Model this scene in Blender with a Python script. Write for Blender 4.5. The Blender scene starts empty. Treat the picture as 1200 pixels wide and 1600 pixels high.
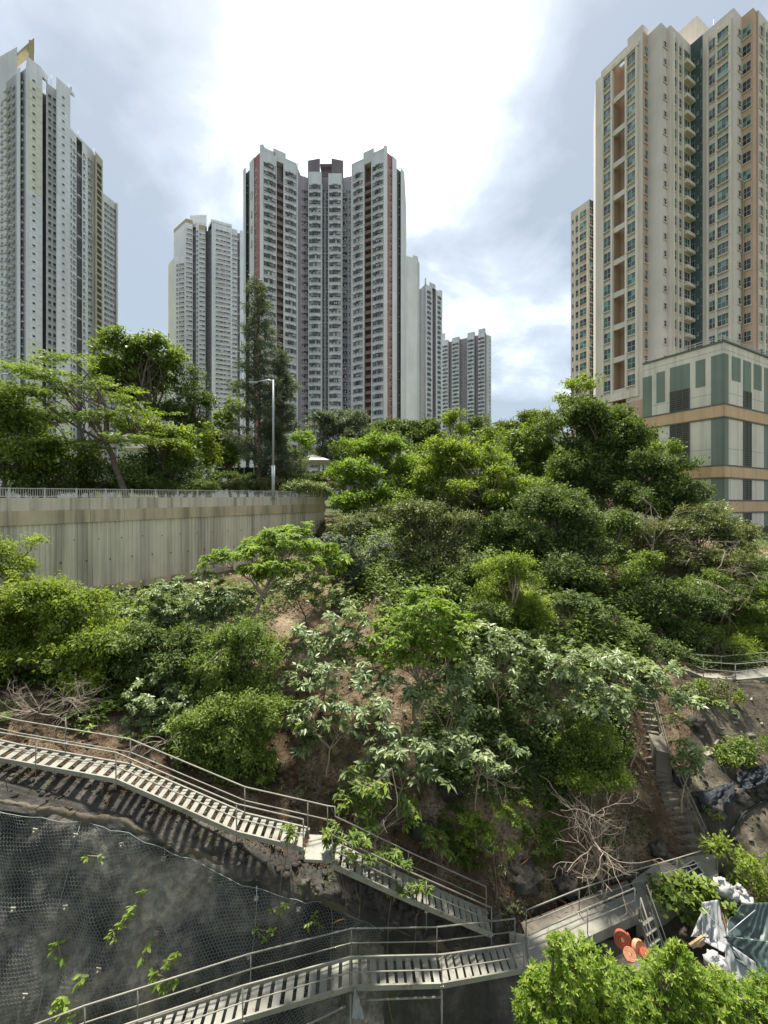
import bpy, math, random
import numpy as np
from mathutils import Vector, Matrix, noise
from mathutils.bvhtree import BVHTree
random.seed(7); RNG = np.random.default_rng(7)
SC = bpy.context.scene
COL = SC.collection
R = math.radians

# ------------------------------------------------------------------ camera, sky, sun, exposure
F, HY, CX = 650.0, 787.0, 600.0          # focal length and horizon in photo pixels (1200 x 1600)
cam_d = bpy.data.cameras.new('camera'); cam = bpy.data.objects.new('camera', cam_d); COL.objects.link(cam)
cam_d.sensor_fit = 'VERTICAL'; cam_d.sensor_height = 36; cam_d.lens = 36 * F / 1600
cam_d.shift_y = -(800 - HY) / 1600; cam_d.clip_start = 0.2; cam_d.clip_end = 6000
cam.location = (0, 0, 0); cam.rotation_euler = (R(90), 0, 0)
SC.camera = cam
SUN_EL, SUN_AZ = R(70), R(-12)          # high, in front of the camera, behind thin bright cloud
S_DIR = Vector((math.sin(SUN_AZ) * math.cos(SUN_EL), math.cos(SUN_AZ) * math.cos(SUN_EL), math.sin(SUN_EL)))
sun_d = bpy.data.lights.new('sun', 'SUN'); sun = bpy.data.objects.new('sun', sun_d); COL.objects.link(sun)
sun_d.energy = 2.2; sun_d.angle = R(5.0); sun_d.color = (1.0, 0.95, 0.86)
sun.rotation_euler = S_DIR.to_track_quat('Z', 'Y').to_euler()
sun.location = (0, 40, 120)
SC.view_settings.view_transform = 'Standard'; SC.view_settings.look = 'None'
SC.view_settings.exposure = 2.25; SC.view_settings.gamma = 1; SC.view_settings.use_curve_mapping = False

world = bpy.data.worlds.new('World'); SC.world = world; world.use_nodes = True
wt = world.node_tree; wn = wt.nodes; wl = wt.links; wn.clear()
w_out = wn.new('ShaderNodeOutputWorld'); w_bg = wn.new('ShaderNodeBackground'); w_bg.inputs['Strength'].default_value = 0.1
w_sky = wn.new('ShaderNodeTexSky'); w_sky.sky_type = 'NISHITA'; w_sky.sun_disc = False
w_sky.sun_elevation = SUN_EL; w_sky.sun_rotation = SUN_AZ; w_sky.dust_density = 2.0
w_tc = wn.new('ShaderNodeTexCoord')
# clouds: the view direction projected on a cloud layer, so that they shrink towards the horizon
w_sep = wn.new('ShaderNodeSeparateXYZ'); wl.new(w_tc.outputs['Generated'], w_sep.inputs[0])
def wmath(op, a, b=None, clamp=False):
    n = wn.new('ShaderNodeMath'); n.operation = op; n.use_clamp = clamp
    for i, v in enumerate((a, b)):
        if v is None: continue
        if isinstance(v, (int, float)): n.inputs[i].default_value = v
        else: wl.new(v, n.inputs[i])
    return n.outputs[0]
w_den = wmath('ADD', wmath('MAXIMUM', w_sep.outputs[2], 0.0), 0.32)
w_cmb = wn.new('ShaderNodeCombineXYZ')
wl.new(wmath('DIVIDE', w_sep.outputs[0], w_den), w_cmb.inputs[0]); wl.new(wmath('DIVIDE', w_sep.outputs[1], w_den), w_cmb.inputs[1])
def wnoise(scale, detail, rough, dist, off):
    m = wn.new('ShaderNodeMapping'); m.inputs['Location'].default_value = off; wl.new(w_cmb.outputs[0], m.inputs['Vector'])
    n = wn.new('ShaderNodeTexNoise'); n.inputs['Scale'].default_value = scale; n.inputs['Detail'].default_value = detail
    n.inputs['Roughness'].default_value = rough; n.inputs['Distortion'].default_value = dist
    wl.new(m.outputs[0], n.inputs['Vector']); return n.outputs[0]
n_big = wnoise(1.15, 7, 0.5, 0.25, (11.112, 5.429, 0.0)); n_fine = wnoise(3.4, 7, 0.58, 0.3, (5.429, 11.112, 0.4))
n_mix = wmath('ADD', wmath('MULTIPLY', n_big, 0.72), wmath('MULTIPLY', n_fine, 0.28))
# thin cloud glows towards the sun
w_dot = wn.new('ShaderNodeVectorMath'); w_dot.operation = 'DOT_PRODUCT'
wl.new(w_tc.outputs['Generated'], w_dot.inputs[0]); w_dot.inputs[1].default_value = Vector((-0.06, 0.66, 0.75)).normalized()   # the thin bright part of the cloud cover
w_glow = wmath('POWER', wmath('MAXIMUM', w_dot.outputs['Value'], 0.0), 20.0)
w_lum = wmath('ADD', wmath('SUBTRACT', wmath('MULTIPLY', n_mix, 3.2), 1.28), wmath('MULTIPLY', w_glow, 0.40))
w_rmp = wn.new('ShaderNodeValToRGB'); wl.new(w_lum, w_rmp.inputs[0])
e = w_rmp.color_ramp.elements
e[0].position = 0.20; e[0].color = (0.92, 1.06, 1.18, 1)
e[1].position = 1.0; e[1].color = (5.9, 6.05, 6.05, 1)
x = w_rmp.color_ramp.elements.new(0.45); x.color = (1.46, 1.62, 1.76, 1)
x = w_rmp.color_ramp.elements.new(0.68); x.color = (2.6, 2.8, 2.92, 1)
w_mix = wn.new('ShaderNodeMix'); w_mix.data_type = 'RGBA'; w_mix.inputs[0].default_value = 0.9
wl.new(w_sky.outputs[0], w_mix.inputs[6]); wl.new(w_rmp.outputs[0], w_mix.inputs[7])
wl.new(w_mix.outputs[2], w_bg.inputs['Color']); wl.new(w_bg.outputs[0], w_out.inputs[0])

# ------------------------------------------------------------------ helpers
def P(px, py, D):
    """photo pixel and distance -> point of the place (camera at the origin, y away from it)"""
    return Vector(((px - CX) / F * D, D, -(py - HY) / F * D))
def Pz(px, D, z): return Vector(((px - CX) / F * D, D, z))
def lerp(a, b, t): return a + (b - a) * t

class MB:
    """collects boxes, bars, tubes and faces and links them as ONE mesh object"""
    def __init__(s): s.v = []; s.f = []; s.m = []; s.sm = []
    def face(s, pts, m=0):
        b = len(s.v); s.v += [tuple(p) for p in pts]; s.f.append(tuple(range(b, b + len(pts)))); s.m.append(m); s.sm.append(False)
    def hexa(s, c, m=0):
        b = len(s.v); s.v += [tuple(p) for p in c]
        for q in ((0,3,2,1),(4,5,6,7),(0,1,5,4),(1,2,6,5),(2,3,7,6),(3,0,4,7)):
            s.f.append(tuple(b + i for i in q)); s.m.append(m); s.sm.append(False)
    def box(s, c, size, m=0, rz=0.0, M=None):
        hx, hy, hz = size[0]/2, size[1]/2, size[2]/2
        pts = [Vector((x, y, z)) for z in (-hz, hz) for x, y in ((-hx,-hy),(hx,-hy),(hx,hy),(-hx,hy))]
        if M is None: M = Matrix.Rotation(rz, 3, 'Z')
        s.hexa([M @ p + Vector(c) for p in pts], m)
    def bar(s, p, q, w, h, m=0, up=(0,0,1)):
        p = Vector(p); q = Vector(q); d = (q - p).normalized(); u = Vector(up)
        x = d.cross(u)
        if x.length < 1e-4: x = d.cross(Vector((0,1,0)))
        x.normalize(); y = x.cross(d).normalized(); x *= w/2; y *= h/2
        s.hexa([p-x-y, p+x-y, q+x-y, q-x-y, p-x+y, p+x+y, q+x+y, q-x+y], m)
    def tube(s, pts, r, n=6, m=0, caps=True, smooth=True):
        pts = [Vector(p) for p in pts]
        if not hasattr(r, '__len__'): r = [r] * len(pts)
        b0 = len(s.v); prev = None
        for i, p in enumerate(pts):
            d = (pts[min(i+1, len(pts)-1)] - pts[max(i-1, 0)])
            if d.length < 1e-6: d = Vector((0,0,1))
            d.normalize()
            if prev is None:
                x = d.cross(Vector((0,0,1)))
                if x.length < 0.05: x = d.cross(Vector((1,0,0)))
            else: x = prev - d * prev.dot(d)
            if x.length < 1e-5: x = d.orthogonal()
            x.normalize(); prev = x; y = d.cross(x)
            for k in range(n):
                a = 2*math.pi*k/n; s.v.append(tuple(p + (x*math.cos(a) + y*math.sin(a))*r[i]))
        for i in range(len(pts)-1):
            for k in range(n):
                a = b0+i*n+k; b = b0+i*n+(k+1) % n
                s.f.append((a, b, b+n, a+n)); s.m.append(m); s.sm.append(smooth)
        if caps:
            s.f.append(tuple(b0+k for k in range(n))[::-1]); s.m.append(m); s.sm.append(False)
            e_ = b0+(len(pts)-1)*n
            s.f.append(tuple(e_+k for k in range(n))); s.m.append(m); s.sm.append(False)
    def prism(s, poly, z0, z1, mats=0, cap=None, bottom=False):
        n = len(poly)
        for i in range(n):
            p, q = poly[i], poly[(i+1) % n]
            mm = mats[i] if hasattr(mats, '__len__') else mats
            s.face([(p[0],p[1],z0),(q[0],q[1],z0),(q[0],q[1],z1),(p[0],p[1],z1)], mm)
        c = cap if cap is not None else (mats[0] if hasattr(mats, '__len__') else mats)
        s.face([(p[0],p[1],z1) for p in poly], c)
        if bottom: s.face([(p[0],p[1],z0) for p in poly][::-1], c)
    def grid(s, fn, nu, nv, m=0, smooth=True):
        b = len(s.v)
        for j in range(nv+1):
            for i in range(nu+1): s.v.append(tuple(fn(i/nu, j/nv)))
        for j in range(nv):
            for i in range(nu):
                a = b+j*(nu+1)+i
                s.f.append((a, a+1, a+nu+2, a+nu+1)); s.m.append(m); s.sm.append(smooth)
    def mesh(s, name, mats, off=(0,0,0)):
        me = bpy.data.meshes.new(name)
        o = Vector(off); me.from_pydata([tuple(Vector(v)-o) for v in s.v], [], s.f)
        for mt in (mats if isinstance(mats, (list, tuple)) else [mats]): me.materials.append(mt)
        me.polygons.foreach_set('material_index', s.m); me.polygons.foreach_set('use_smooth', s.sm)
        me.update(); return me
    def build(s, name, mats, parent=None):
        """vertices are given in world space; a parent is an Empty that is moved but never turned"""
        off = parent_loc(parent) if parent is not None else (0,0,0)
        o = bpy.data.objects.new(name, s.mesh(name, mats, off)); COL.objects.link(o)
        if parent is not None: o.parent = parent
        return o
def parent_loc(p):
    v = Vector((0,0,0))
    while p is not None: v += p.location; p = p.parent
    return v
def link(name, me, parent=None, M=None):
    o = bpy.data.objects.new(name, me); COL.objects.link(o)
    if parent is not None: o.parent = parent
    if M is not None: o.matrix_local = M
    return o
def tag(o, label=None, cat=None, group=None, kind=None):
    if label: o['label'] = label
    if cat: o['category'] = cat
    if group: o['group'] = group
    if kind: o['kind'] = kind
    return o
def thing(name, label, cat, loc, group=None):
    o = bpy.data.objects.new(name, None); o.empty_display_size = 0.3; COL.objects.link(o); o.location = loc
    return tag(o, label, cat, group)
def np_mesh(name, V, faces, mats, tint=None, smooth=False):
    """faces: list of int arrays (n, k); all mats[0]"""
    me = bpy.data.meshes.new(name); V = np.asarray(V, np.float32)
    me.vertices.add(len(V)); me.vertices.foreach_set('co', V.ravel())
    nl = sum(f.size for f in faces); npol = sum(len(f) for f in faces)
    me.loops.add(nl); me.polygons.add(npol)
    me.loops.foreach_set('vertex_index', np.concatenate([f.ravel() for f in faces]).astype(np.int32))
    tot = np.concatenate([np.full(len(f), f.shape[1], np.int32) for f in faces]); st = np.concatenate([[0], np.cumsum(tot)[:-1]]).astype(np.int32)
    me.polygons.foreach_set('loop_start', st); me.polygons.foreach_set('loop_total', tot)
    if smooth: me.polygons.foreach_set('use_smooth', np.ones(npol, bool))
    if tint is not None:
        a = me.attributes.new('tint', 'FLOAT', 'POINT'); a.data.foreach_set('value', np.asarray(tint, np.float32))
    for m in mats: me.materials.append(m)
    me.update(calc_edges=True); me.validate(); return me

# ------------------------------------------------------------------ materials
class NT:
    def __init__(s, name):
        s.mat = bpy.data.materials.new(name); s.mat.use_nodes = True; s.t = s.mat.node_tree; s.n = s.t.nodes; s.l = s.t.links
        s.n.clear(); s.out = s.n.new('ShaderNodeOutputMaterial'); s.pos = None
    def node(s, typ, **kw):
        n = s.n.new(typ)
        for k, v in kw.items(): setattr(n, k, v)
        return n
    def set(s, n, key, v):
        if hasattr(v, 'is_linked') or isinstance(v, bpy.types.NodeSocket): s.l.new(v, n.inputs[key])
        else: n.inputs[key].default_value = v
    def coords(s, scale=(1,1,1), rot=(0,0,0), obj=False):
        if obj: src = s.node('ShaderNodeTexCoord').outputs['Object']
        else: src = s.node('ShaderNodeNewGeometry').outputs['Position']
        m = s.node('ShaderNodeMapping'); m.inputs['Scale'].default_value = scale; m.inputs['Rotation'].default_value = rot
        s.l.new(src, m.inputs['Vector']); return m.outputs[0]
    def noise(s, sc, detail=4, rough=0.55, scale=(1,1,1), dist=0.0, rot=(0,0,0)):
        n = s.node('ShaderNodeTexNoise'); s.l.new(s.coords(scale, rot), n.inputs['Vector'])
        n.inputs['Scale'].default_value = sc; n.inputs['Detail'].default_value = detail; n.inputs['Roughness'].default_value = rough
        n.inputs['Distortion'].default_value = dist; return n.outputs[0]
    def ramp(s, f, stops):
        r = s.node('ShaderNodeValToRGB'); s.l.new(f, r.inputs[0]); el = r.color_ramp.elements
        while len(el) < len(stops): el.new(0.5)
        for q, (p, c) in zip(el, stops):
            q.position = p; q.color = (*c, 1) if hasattr(c, '__len__') else (c, c, c, 1)
        return r.outputs[0]
    def mix(s, f, a, b, mode='MIX'):
        m = s.node('ShaderNodeMix', data_type='RGBA', blend_type=mode)
        for k, v in ((0, f), (6, a), (7, b)):
            if isinstance(v, bpy.types.NodeSocket): s.l.new(v, m.inputs[k])
            elif k == 0: m.inputs[0].default_value = v
            else: m.inputs[k].default_value = (*v, 1)
        return m.outputs[2]
    def bsdf(s, col, rough=0.8, bump=None, strength=0.3, dist=0.05, spec=0.3, metal=0.0):
        b = s.node('ShaderNodeBsdfPrincipled')
        if isinstance(col, bpy.types.NodeSocket): s.l.new(col, b.inputs['Base Color'])
        else: b.inputs['Base Color'].default_value = (*col, 1)
        if isinstance(rough, bpy.types.NodeSocket): s.l.new(rough, b.inputs['Roughness'])
        else: b.inputs['Roughness'].default_value = rough
        b.inputs['Specular IOR Level'].default_value = spec; b.inputs['Metallic'].default_value = metal
        if bump is not None:
            bp = s.node('ShaderNodeBump'); bp.inputs['Strength'].default_value = strength; bp.inputs['Distance'].default_value = dist
            s.l.new(bump, bp.inputs['Height']); s.l.new(bp.outputs[0], b.inputs['Normal'])
        return b.outputs[0]
    def done(s, shader): s.l.new(shader, s.out.inputs[0]); return s.mat

def m_plain(name, c, rough=0.7, var=0.12, sc=0.6, spec=0.3, metal=0.0, bump=0.0):
    t = NT(name); f = t.noise(sc, 5, 0.6)
    lo = tuple(x*(1-var) for x in c); hi = tuple(min(1, x*(1+var)) for x in c)
    col = t.ramp(f, [(0.3, lo), (0.7, hi)])
    return t.done(t.bsdf(col, rough, t.noise(sc*14, 3) if bump else None, bump, 0.02, spec, metal))
def m_steel(name, c):
    t = NT(name); a = t.ramp(t.noise(1.6, 5, .6), [(.3, tuple(x*.82 for x in c)), (.7, tuple(x*1.12 for x in c))])
    a = t.mix(t.ramp(t.noise(3.3, 7, .7), [(.56, 0.0), (.68, .8)]), a, (0.13,0.075,0.04)); a = t.mix(t.ramp(t.noise(9, 5, .7), [(.60, 0.0), (.72, .6)]), a, (0.09,0.085,0.06))
    return t.done(t.bsdf(a, .6, t.noise(30, 3), .2, .005, .3))
def m_wall(name, c, stain=(0.3,0.28,0.25), amount=0.35, sc=0.35, streak=1.0, rough=0.85, bump=0.1):
    """painted or rendered wall: broad tone drift and rain streaks running down"""
    t = NT(name)
    a = t.ramp(t.noise(sc, 4, 0.6), [(0.3, tuple(x*0.9 for x in c)), (0.7, tuple(min(1, x*1.06) for x in c))])
    st = t.noise(1.0, 6, 0.65, scale=(0.9*streak, 0.9*streak, 0.035*streak))
    f = t.ramp(st, [(0.46, 0.0), (0.78, 1.0)])
    fm = t.node('ShaderNodeMath', operation='MULTIPLY'); t.l.new(f, fm.inputs[0]); fm.inputs[1].default_value = amount
    return t.done(t.bsdf(t.mix(fm.outputs[0], a, stain), rough, t.noise(6, 4), bump, 0.02, 0.2))
def m_glass(name, c, rough=0.12, spec=0.5):
    t = NT(name); info = t.node('ShaderNodeObjectInfo')
    col = t.mix(info.outputs['Random'], tuple(x*0.6 for x in c), tuple(x*1.35 for x in c))
    return t.done(t.bsdf(col, rough, None, 0, 0, spec))
def m_leaf(name, lo, mid, hi, rough=0.45, trans=0.35, spec=0.35, dead=0.0):
    """leaf colour varies from leaf to leaf (tint) and from plant to plant; light passes through"""
    t = NT(name); at = t.node('ShaderNodeAttribute', attribute_name='tint')
    col = t.ramp(at.outputs['Fac'], [(0.0, lo), (0.5, mid), (1.0, hi)])
    if dead:
        col = t.mix(t.ramp(t.noise(0.9, 3), [(0.62, 0.0), (0.72, dead)]), col, (0.20, 0.13, 0.06))
    b = t.node('ShaderNodeBsdfPrincipled'); t.l.new(col, b.inputs['Base Color']); b.inputs['Roughness'].default_value = rough
    b.inputs['Specular IOR Level'].default_value = spec*.7
    tr = t.node('ShaderNodeBsdfTranslucent'); tc = t.mix(1.0, col, (1.25, 1.3, 0.55), 'MULTIPLY'); t.l.new(tc, tr.inputs['Color'])
    mx = t.node('ShaderNodeMixShader'); mx.inputs[0].default_value = trans+.06
    t.l.new(b.outputs[0], mx.inputs[1]); t.l.new(tr.outputs[0], mx.inputs[2])
    return t.done(mx.outputs[0])
# ------------------------------------------------------------------ terrain: one sheet lofted through lines of the hillside
WD0, WDD = Vector((-24.0, 26.0)), Vector((9.54, 14.0))          # line of the retaining wall in plan
def wall_t(c): k = (c-CX)/F; return (k*WD0.y - WD0.x)/(WDD.x - k*WDD.y)
def wall_D(c): return WD0.y + WDD.y*wall_t(c)
TC = [-400, 0, 200, 400, 500, 600, 700, 800, 900, 1000, 1100, 1200, 1600]
TL = {  # column: L0..L8 as (photo row, distance)
 -400: [(None,10.3,-24),(None,11.7,-17.2),(1255,14.8),(1215,15.2),(1165,16.4),(1110,17.2),(1050,18.0),(1000,18.9),None],
 0:    [(None,10.6,-24),(None,12.0,-17.2),(1255,14.6),(1225,15.3),(1175,16.9),(1085,20.0),(1005,24.0),(936,26.1),None],
 200:  [(None,11.2,-24),(None,12.5,-17.2),(1290,14.5),(1262,15.0),(1205,16.3),(1110,19.5),(1010,25.0),(914,32.3),None],
 400:  [(None,12.6,-24),(None,13.4,-17.4),(1374,14.5),(1345,14.7),(1290,15.9),(1180,19.0),(1030,25.0),(876,42.2),None],
 500:  [(None,13.4,-24),(1560,14.6),(1405,14.8),(1387,14.9),(1337,15.9),(1200,18.5),(1040,23.5),(846,49.3),(806,52.0)],
 600:  [(None,13.8,-24),(1530,15.0),(1442,15.2),(1424,15.5),(1382,16.0),(1230,18.0),(1050,22.5),(905,29.0),(812,45.0)],
 700:  [(None,14.2,-24),(1535,15.2),(1478,15.6),(1455,15.9),(1412,16.5),(1280,18.5),(1090,22.5),(925,29.0),(810,46.0)],
 800:  [(None,14.4,-24),(1550,15.5),(1500,16.3),(1474,16.5),(1424,17.2),(1300,19.2),(1120,22.5),(950,29.0),(810,48.0)],
 900:  [(None,12.0,-20.4),(1550,16.4),(1472,17.6),(1446,18.0),(1402,18.4),(1290,20.3),(1130,23.5),(970,29.5),(810,50.0)],
 1000: [(None,12.0,-20.2),(1560,16.0),(1480,17.7),(1408,18.6),(1362,19.5),(1260,21.3),(1110,24.6),(990,30.0),(815,50.0)],
 1100: [(None,12.0,-20.0),(1600,15.0),(1480,17.0),(1390,19.0),(1332,20.3),(1228,22.3),(1066,27.0),(1040,29.5),(850,46.0)],
 1200: [(None,12.0,-20.0),(1580,15.5),(1450,18.0),(1350,20.0),(1296,21.0),(1220,23.0),(1062,27.5),(1036,30.0),(860,43.0)],
 1600: [(None,12.0,-20.0),(1580,15.5),(1450,18.0),(1350,20.0),(1290,21.0),(1210,23.0),(1062,27.5),(1036,30.0),(860,43.0)],
}
NL = 12
tab = np.zeros((len(TC), NL, 2))
hill = {-400:.30, 0:.36, 200:.37, 400:.27, 500:.22, 600:.2, 700:.19, 800:.185, 900:.17, 1000:.15, 1100:.13, 1200:.12, 1600:.1}
for i, c in enumerate(TC):
    for j, q in enumerate(TL[c]):
        if q is None: D = wall_D(c)+1.1; z = lerp(-0.55, 0.15, min(1, max(0, wall_t(c)/1.7)))
        elif len(q) == 3: D, z = q[1], q[2]
        else: D = q[1]; z = -(q[0]-HY)/F*D
        tab[i, j] = (D, z)
    tab[i, 9] = (125, 1.5); tab[i, 10] = (420, 6 if c < 650 else 20); tab[i, 11] = (1000, hill[c]*1000)
ROWS = [8, 28, 6, 8, 22, 26, 24, 14, 10, 8, 10]
cols = np.arange(-400, 1601, 10)
lines = np.zeros((len(cols), NL, 2))
for j in range(NL):
    for k in (0, 1): lines[:, j, k] = np.interp(cols, TC, tab[:, j, k])
row_pts = []; row_zone = []
for j in range(NL-1):
    for r in range(ROWS[j]):
        t = r/ROWS[j]; row_pts.append(lines[:, j]*(1-t)+lines[:, j+1]*t); row_zone.append(j+t)
row_pts.append(lines[:, -1]); row_zone.append(NL-1.0)
G = np.stack(row_pts, 1)                       # columns, rows, (D, z)
zone = np.array(row_zone)
for it in range(3):
    H = G.copy(); H[:, 1:-1] = 0.25*G[:, :-2]+0.5*G[:, 1:-1]+0.25*G[:, 2:]
    H[1:-1] = 0.25*H[:-2]+0.5*H[1:-1]+0.25*H[2:]
    keep = (zone > 6.6) & (zone < 8.4)         # the step at the retaining wall stays sharp
    H[:90, keep] = G[:90, keep]; G = H
nc, nr = G.shape[:2]
TX = (cols[:, None]-CX)/F*G[:, :, 0]
TV = np.stack([TX, G[:, :, 0], G[:, :, 1]], -1)
for i in range(nc):
    for j in range(nr):
        zz = zone[j]; p = Vector(TV[i, j]); c = cols[i]
        rocky = 1.0 if zz < 3.2 else max(0.0, 1-(zz-3.2))
        big = noise.fractal(p*0.35, 1.0, 2.0, 4); fine = noise.fractal(p*1.3+Vector((9,0,0)), 0.9, 2.1, 5)
        amp = 0.0 if zz > 8.3 else (0.36 if zz < 6.7 else 0.12)
        if 6.6 < zz < 8.2 and c < 505: amp = 0.0
        if 4.2 < zz < 6.3 and c < 1075: amp = 0.45
        if zz < 1.0: amp *= 0.6
        dy = amp*(0.6*big+0.5*fine*(0.5+rocky)); dz = amp*(0.5*big+0.35*fine)
        if c > 1075 and 3 <= zz <= 6: dy *= 1.3; dz *= 1.1
        if zz < 2.0 and 480 < c < 830: dy += 0.15
        if 0.6 < zz < 2.0 and c < 620: dy += .20*noise.fractal(p*1.0+Vector((3,0,7)), .7, 2.1, 4)-.10*abs(noise.noise(p*.8))
        if 0.8 < zz < 2.0 and c < 480: dy = max(dy, -0.05)*1.2
        TV[i, j, 1] += dy; TV[i, j, 2] += dz*(1-0.6*rocky)
idx = np.arange(nc*nr).reshape(nc, nr)
quads = np.stack([idx[:-1, :-1], idx[1:, :-1], idx[1:, 1:], idx[:-1, 1:]], -1)   # (nc-1, nr-1, 4)
flatV = TV.reshape(-1, 3)
TERR = BVHTree.FromPolygons([Vector(v) for v in flatV], [tuple(int(a) for a in q) for q in quads.reshape(-1, 4)])
def ground(x, y, z=300.0):
    h = TERR.ray_cast(Vector((x, y, z)), Vector((0, 0, -1)))
    return h[0].z if h[0] is not None else -20.0
def front(x, z, y0=4.0):
    h = TERR.ray_cast(Vector((x, y0, z)), Vector((0, 1, 0)))
    return h[0].y if h[0] is not None else 15.0

# materials of the ground
t = NT('rock'); a = t.noise(0.7, 7, 0.62, dist=0.4); b = t.noise(5.5, 6, 0.62)
c_ = t.ramp(a, [(0.30, (0.030,0.028,0.026)), (0.48, (0.075,0.069,0.06)), (0.60, (0.15,0.135,0.11)), (0.76, (0.27,0.245,0.20))])
st = t.ramp(t.noise(1.6, 6, 0.7, scale=(1,1,0.12)), [(0.45, 0.0), (0.66, 1.0)])
c_ = t.mix(st, c_, (0.036,0.034,0.030)); c_ = t.mix(t.ramp(b, [(0.35, 0.55), (0.7, 0.0)]), c_, (0.05,0.045,0.035))
c_ = t.mix(t.ramp(t.noise(1.1, 5, 0.6), [(0.60, 0.0), (0.72, 0.8)]), c_, (0.07,0.085,0.028))
M_ROCK = t.done(t.bsdf(c_, 0.9, t.noise(3.2, 9, 0.66), 1.0, 0.16, 0.25))
t = NT('netted_rock'); a = t.noise(0.45, 7, 0.6, dist=0.3)
c_ = t.ramp(a, [(0.36, (0.030,0.027,0.023)), (0.45, (0.12,0.108,0.088)), (0.52, (0.25,0.225,0.18)), (0.63, (0.46,0.40,0.30))])
c_ = t.mix(t.ramp(t.noise(4, 6, 0.65), [(0.4, 0.6), (0.66, 0.0)]), c_, (0.028,0.030,0.030))
M_NETROCK = t.done(t.bsdf(c_, 0.9, t.noise(2.6, 9, 0.66), 1.0, 0.18, 0.3))
t = NT('soil'); a = t.noise(0.5, 6, 0.6); b = t.noise(9, 6, 0.7); d = t.noise(34, 4, 0.7)
c_ = t.ramp(a, [(0.32, (0.055,0.042,0.028)), (0.46, (0.13,0.097,0.064)), (0.56, (0.25,0.195,0.13)), (0.72, (0.40,0.33,0.23))])
c_ = t.mix(t.ramp(b, [(0.38, 0.75), (0.62, 0.0)]), c_, (0.075,0.042,0.024))
c_ = t.mix(t.ramp(d, [(0.60, 0.0), (0.7, 0.6)]), c_, (0.26,0.20,0.13))
c_ = t.mix(t.ramp(t.noise(0.8, 5, 0.6, rot=(0.3,0,1)), [(0.55, 0.0), (0.72, 0.8)]), c_, (0.060,0.075,0.024))
M_SOIL = t.done(t.bsdf(c_, 0.95, t.noise(7, 9, 0.7), 1.0, 0.12, 0.15))
t = NT('sprayed_concrete'); a = t.noise(0.55, 7, 0.6, dist=0.5)
c_ = t.ramp(a, [(0.34, (0.035,0.03,0.024)), (0.48, (0.085,0.07,0.05)), (0.60, (0.17,0.145,0.10)), (0.74, (0.28,0.25,0.19))])
st = t.ramp(t.noise(1.5, 7, 0.7, scale=(1.4,0.25,0.25), rot=(0,0,0.5)), [(0.42, 0.0), (0.66, 0.85)])
c_ = t.mix(st, c_, (0.055,0.048,0.038)); c_ = t.mix(t.ramp(t.noise(1.0, 4), [(0.58, 0.0), (0.72, 0.6)]), c_, (0.10,0.105,0.04))
M_SHOT = t.done(t.bsdf(c_, 0.9, t.noise(3.5, 9, 0.66), 1.0, 0.14, 0.2))
t = NT('road_surface'); M_ROAD = t.done(t.bsdf(t.ramp(t.noise(2.0, 6), [(0.3, (0.06,0.058,0.054)), (0.7, (0.10,0.097,0.09))]), 0.9, None))
t = NT('park_ground'); M_PARK = t.done(t.bsdf(t.ramp(t.noise(0.8, 7, 0.65), [(0.35, (0.03,0.04,0.014)), (0.55, (0.06,0.075,0.024)), (0.7, (0.12,0.095,0.06))]), 0.95, t.noise(6, 6), 0.8, 0.1))
t = NT('wooded_hill'); M_HILL = t.done(t.bsdf(t.ramp(t.noise(0.06, 8, 0.7), [(0.35, (0.02,0.034,0.014)), (0.6, (0.05,0.075,0.024))]), 0.95, t.noise(0.12, 8, 0.7), 1.0, 6.0))
ci = (cols[:-1]+cols[1:])/2
def region(name, mat, mask, label=None):
    q = quads[mask]; used, inv = np.unique(q.ravel(), return_inverse=True)
    me = np_mesh(name, flatV[used], [inv.reshape(-1, 4)], [mat], smooth=True)
    o = link(name, me); o['kind'] = 'structure'; return o
zr = (zone[:-1]+zone[1:])/2
CI, ZR = np.meshgrid(ci, zr, indexing='ij')
m_net = (ZR < 2) & (CI < 600); m_gul = (ZR < 3) & (CI > 880); m_rock = (ZR < 4) & ~m_net & ~m_gul
m_shot = (ZR >= 3.0) & (ZR < 6.4) & (CI > 1078); m_rock &= ~m_shot; m_gul &= ~m_shot
m_park = (ZR >= 8) & (ZR < 9.2); m_hill = ZR >= 9.2
m_soil = ~(m_net | m_gul | m_rock | m_shot | m_park | m_hill)
region('rock_face', M_NETROCK, m_net); region('rocky_ledge', M_ROCK, m_rock); region('gully_ground', M_SHOT, m_gul)
region('hillside', M_SOIL, m_soil); region('concrete_slope', M_SHOT, m_shot)
region('park_ground', M_PARK, m_park); region('distant_hill', M_HILL, m_hill)
mb = MB(); mb.face([(-3000,-600,-26),(3000,-600,-26),(3000,3000,-26),(-3000,3000,-26)]); tag(mb.build('ground', M_PARK), kind='structure')

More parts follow.
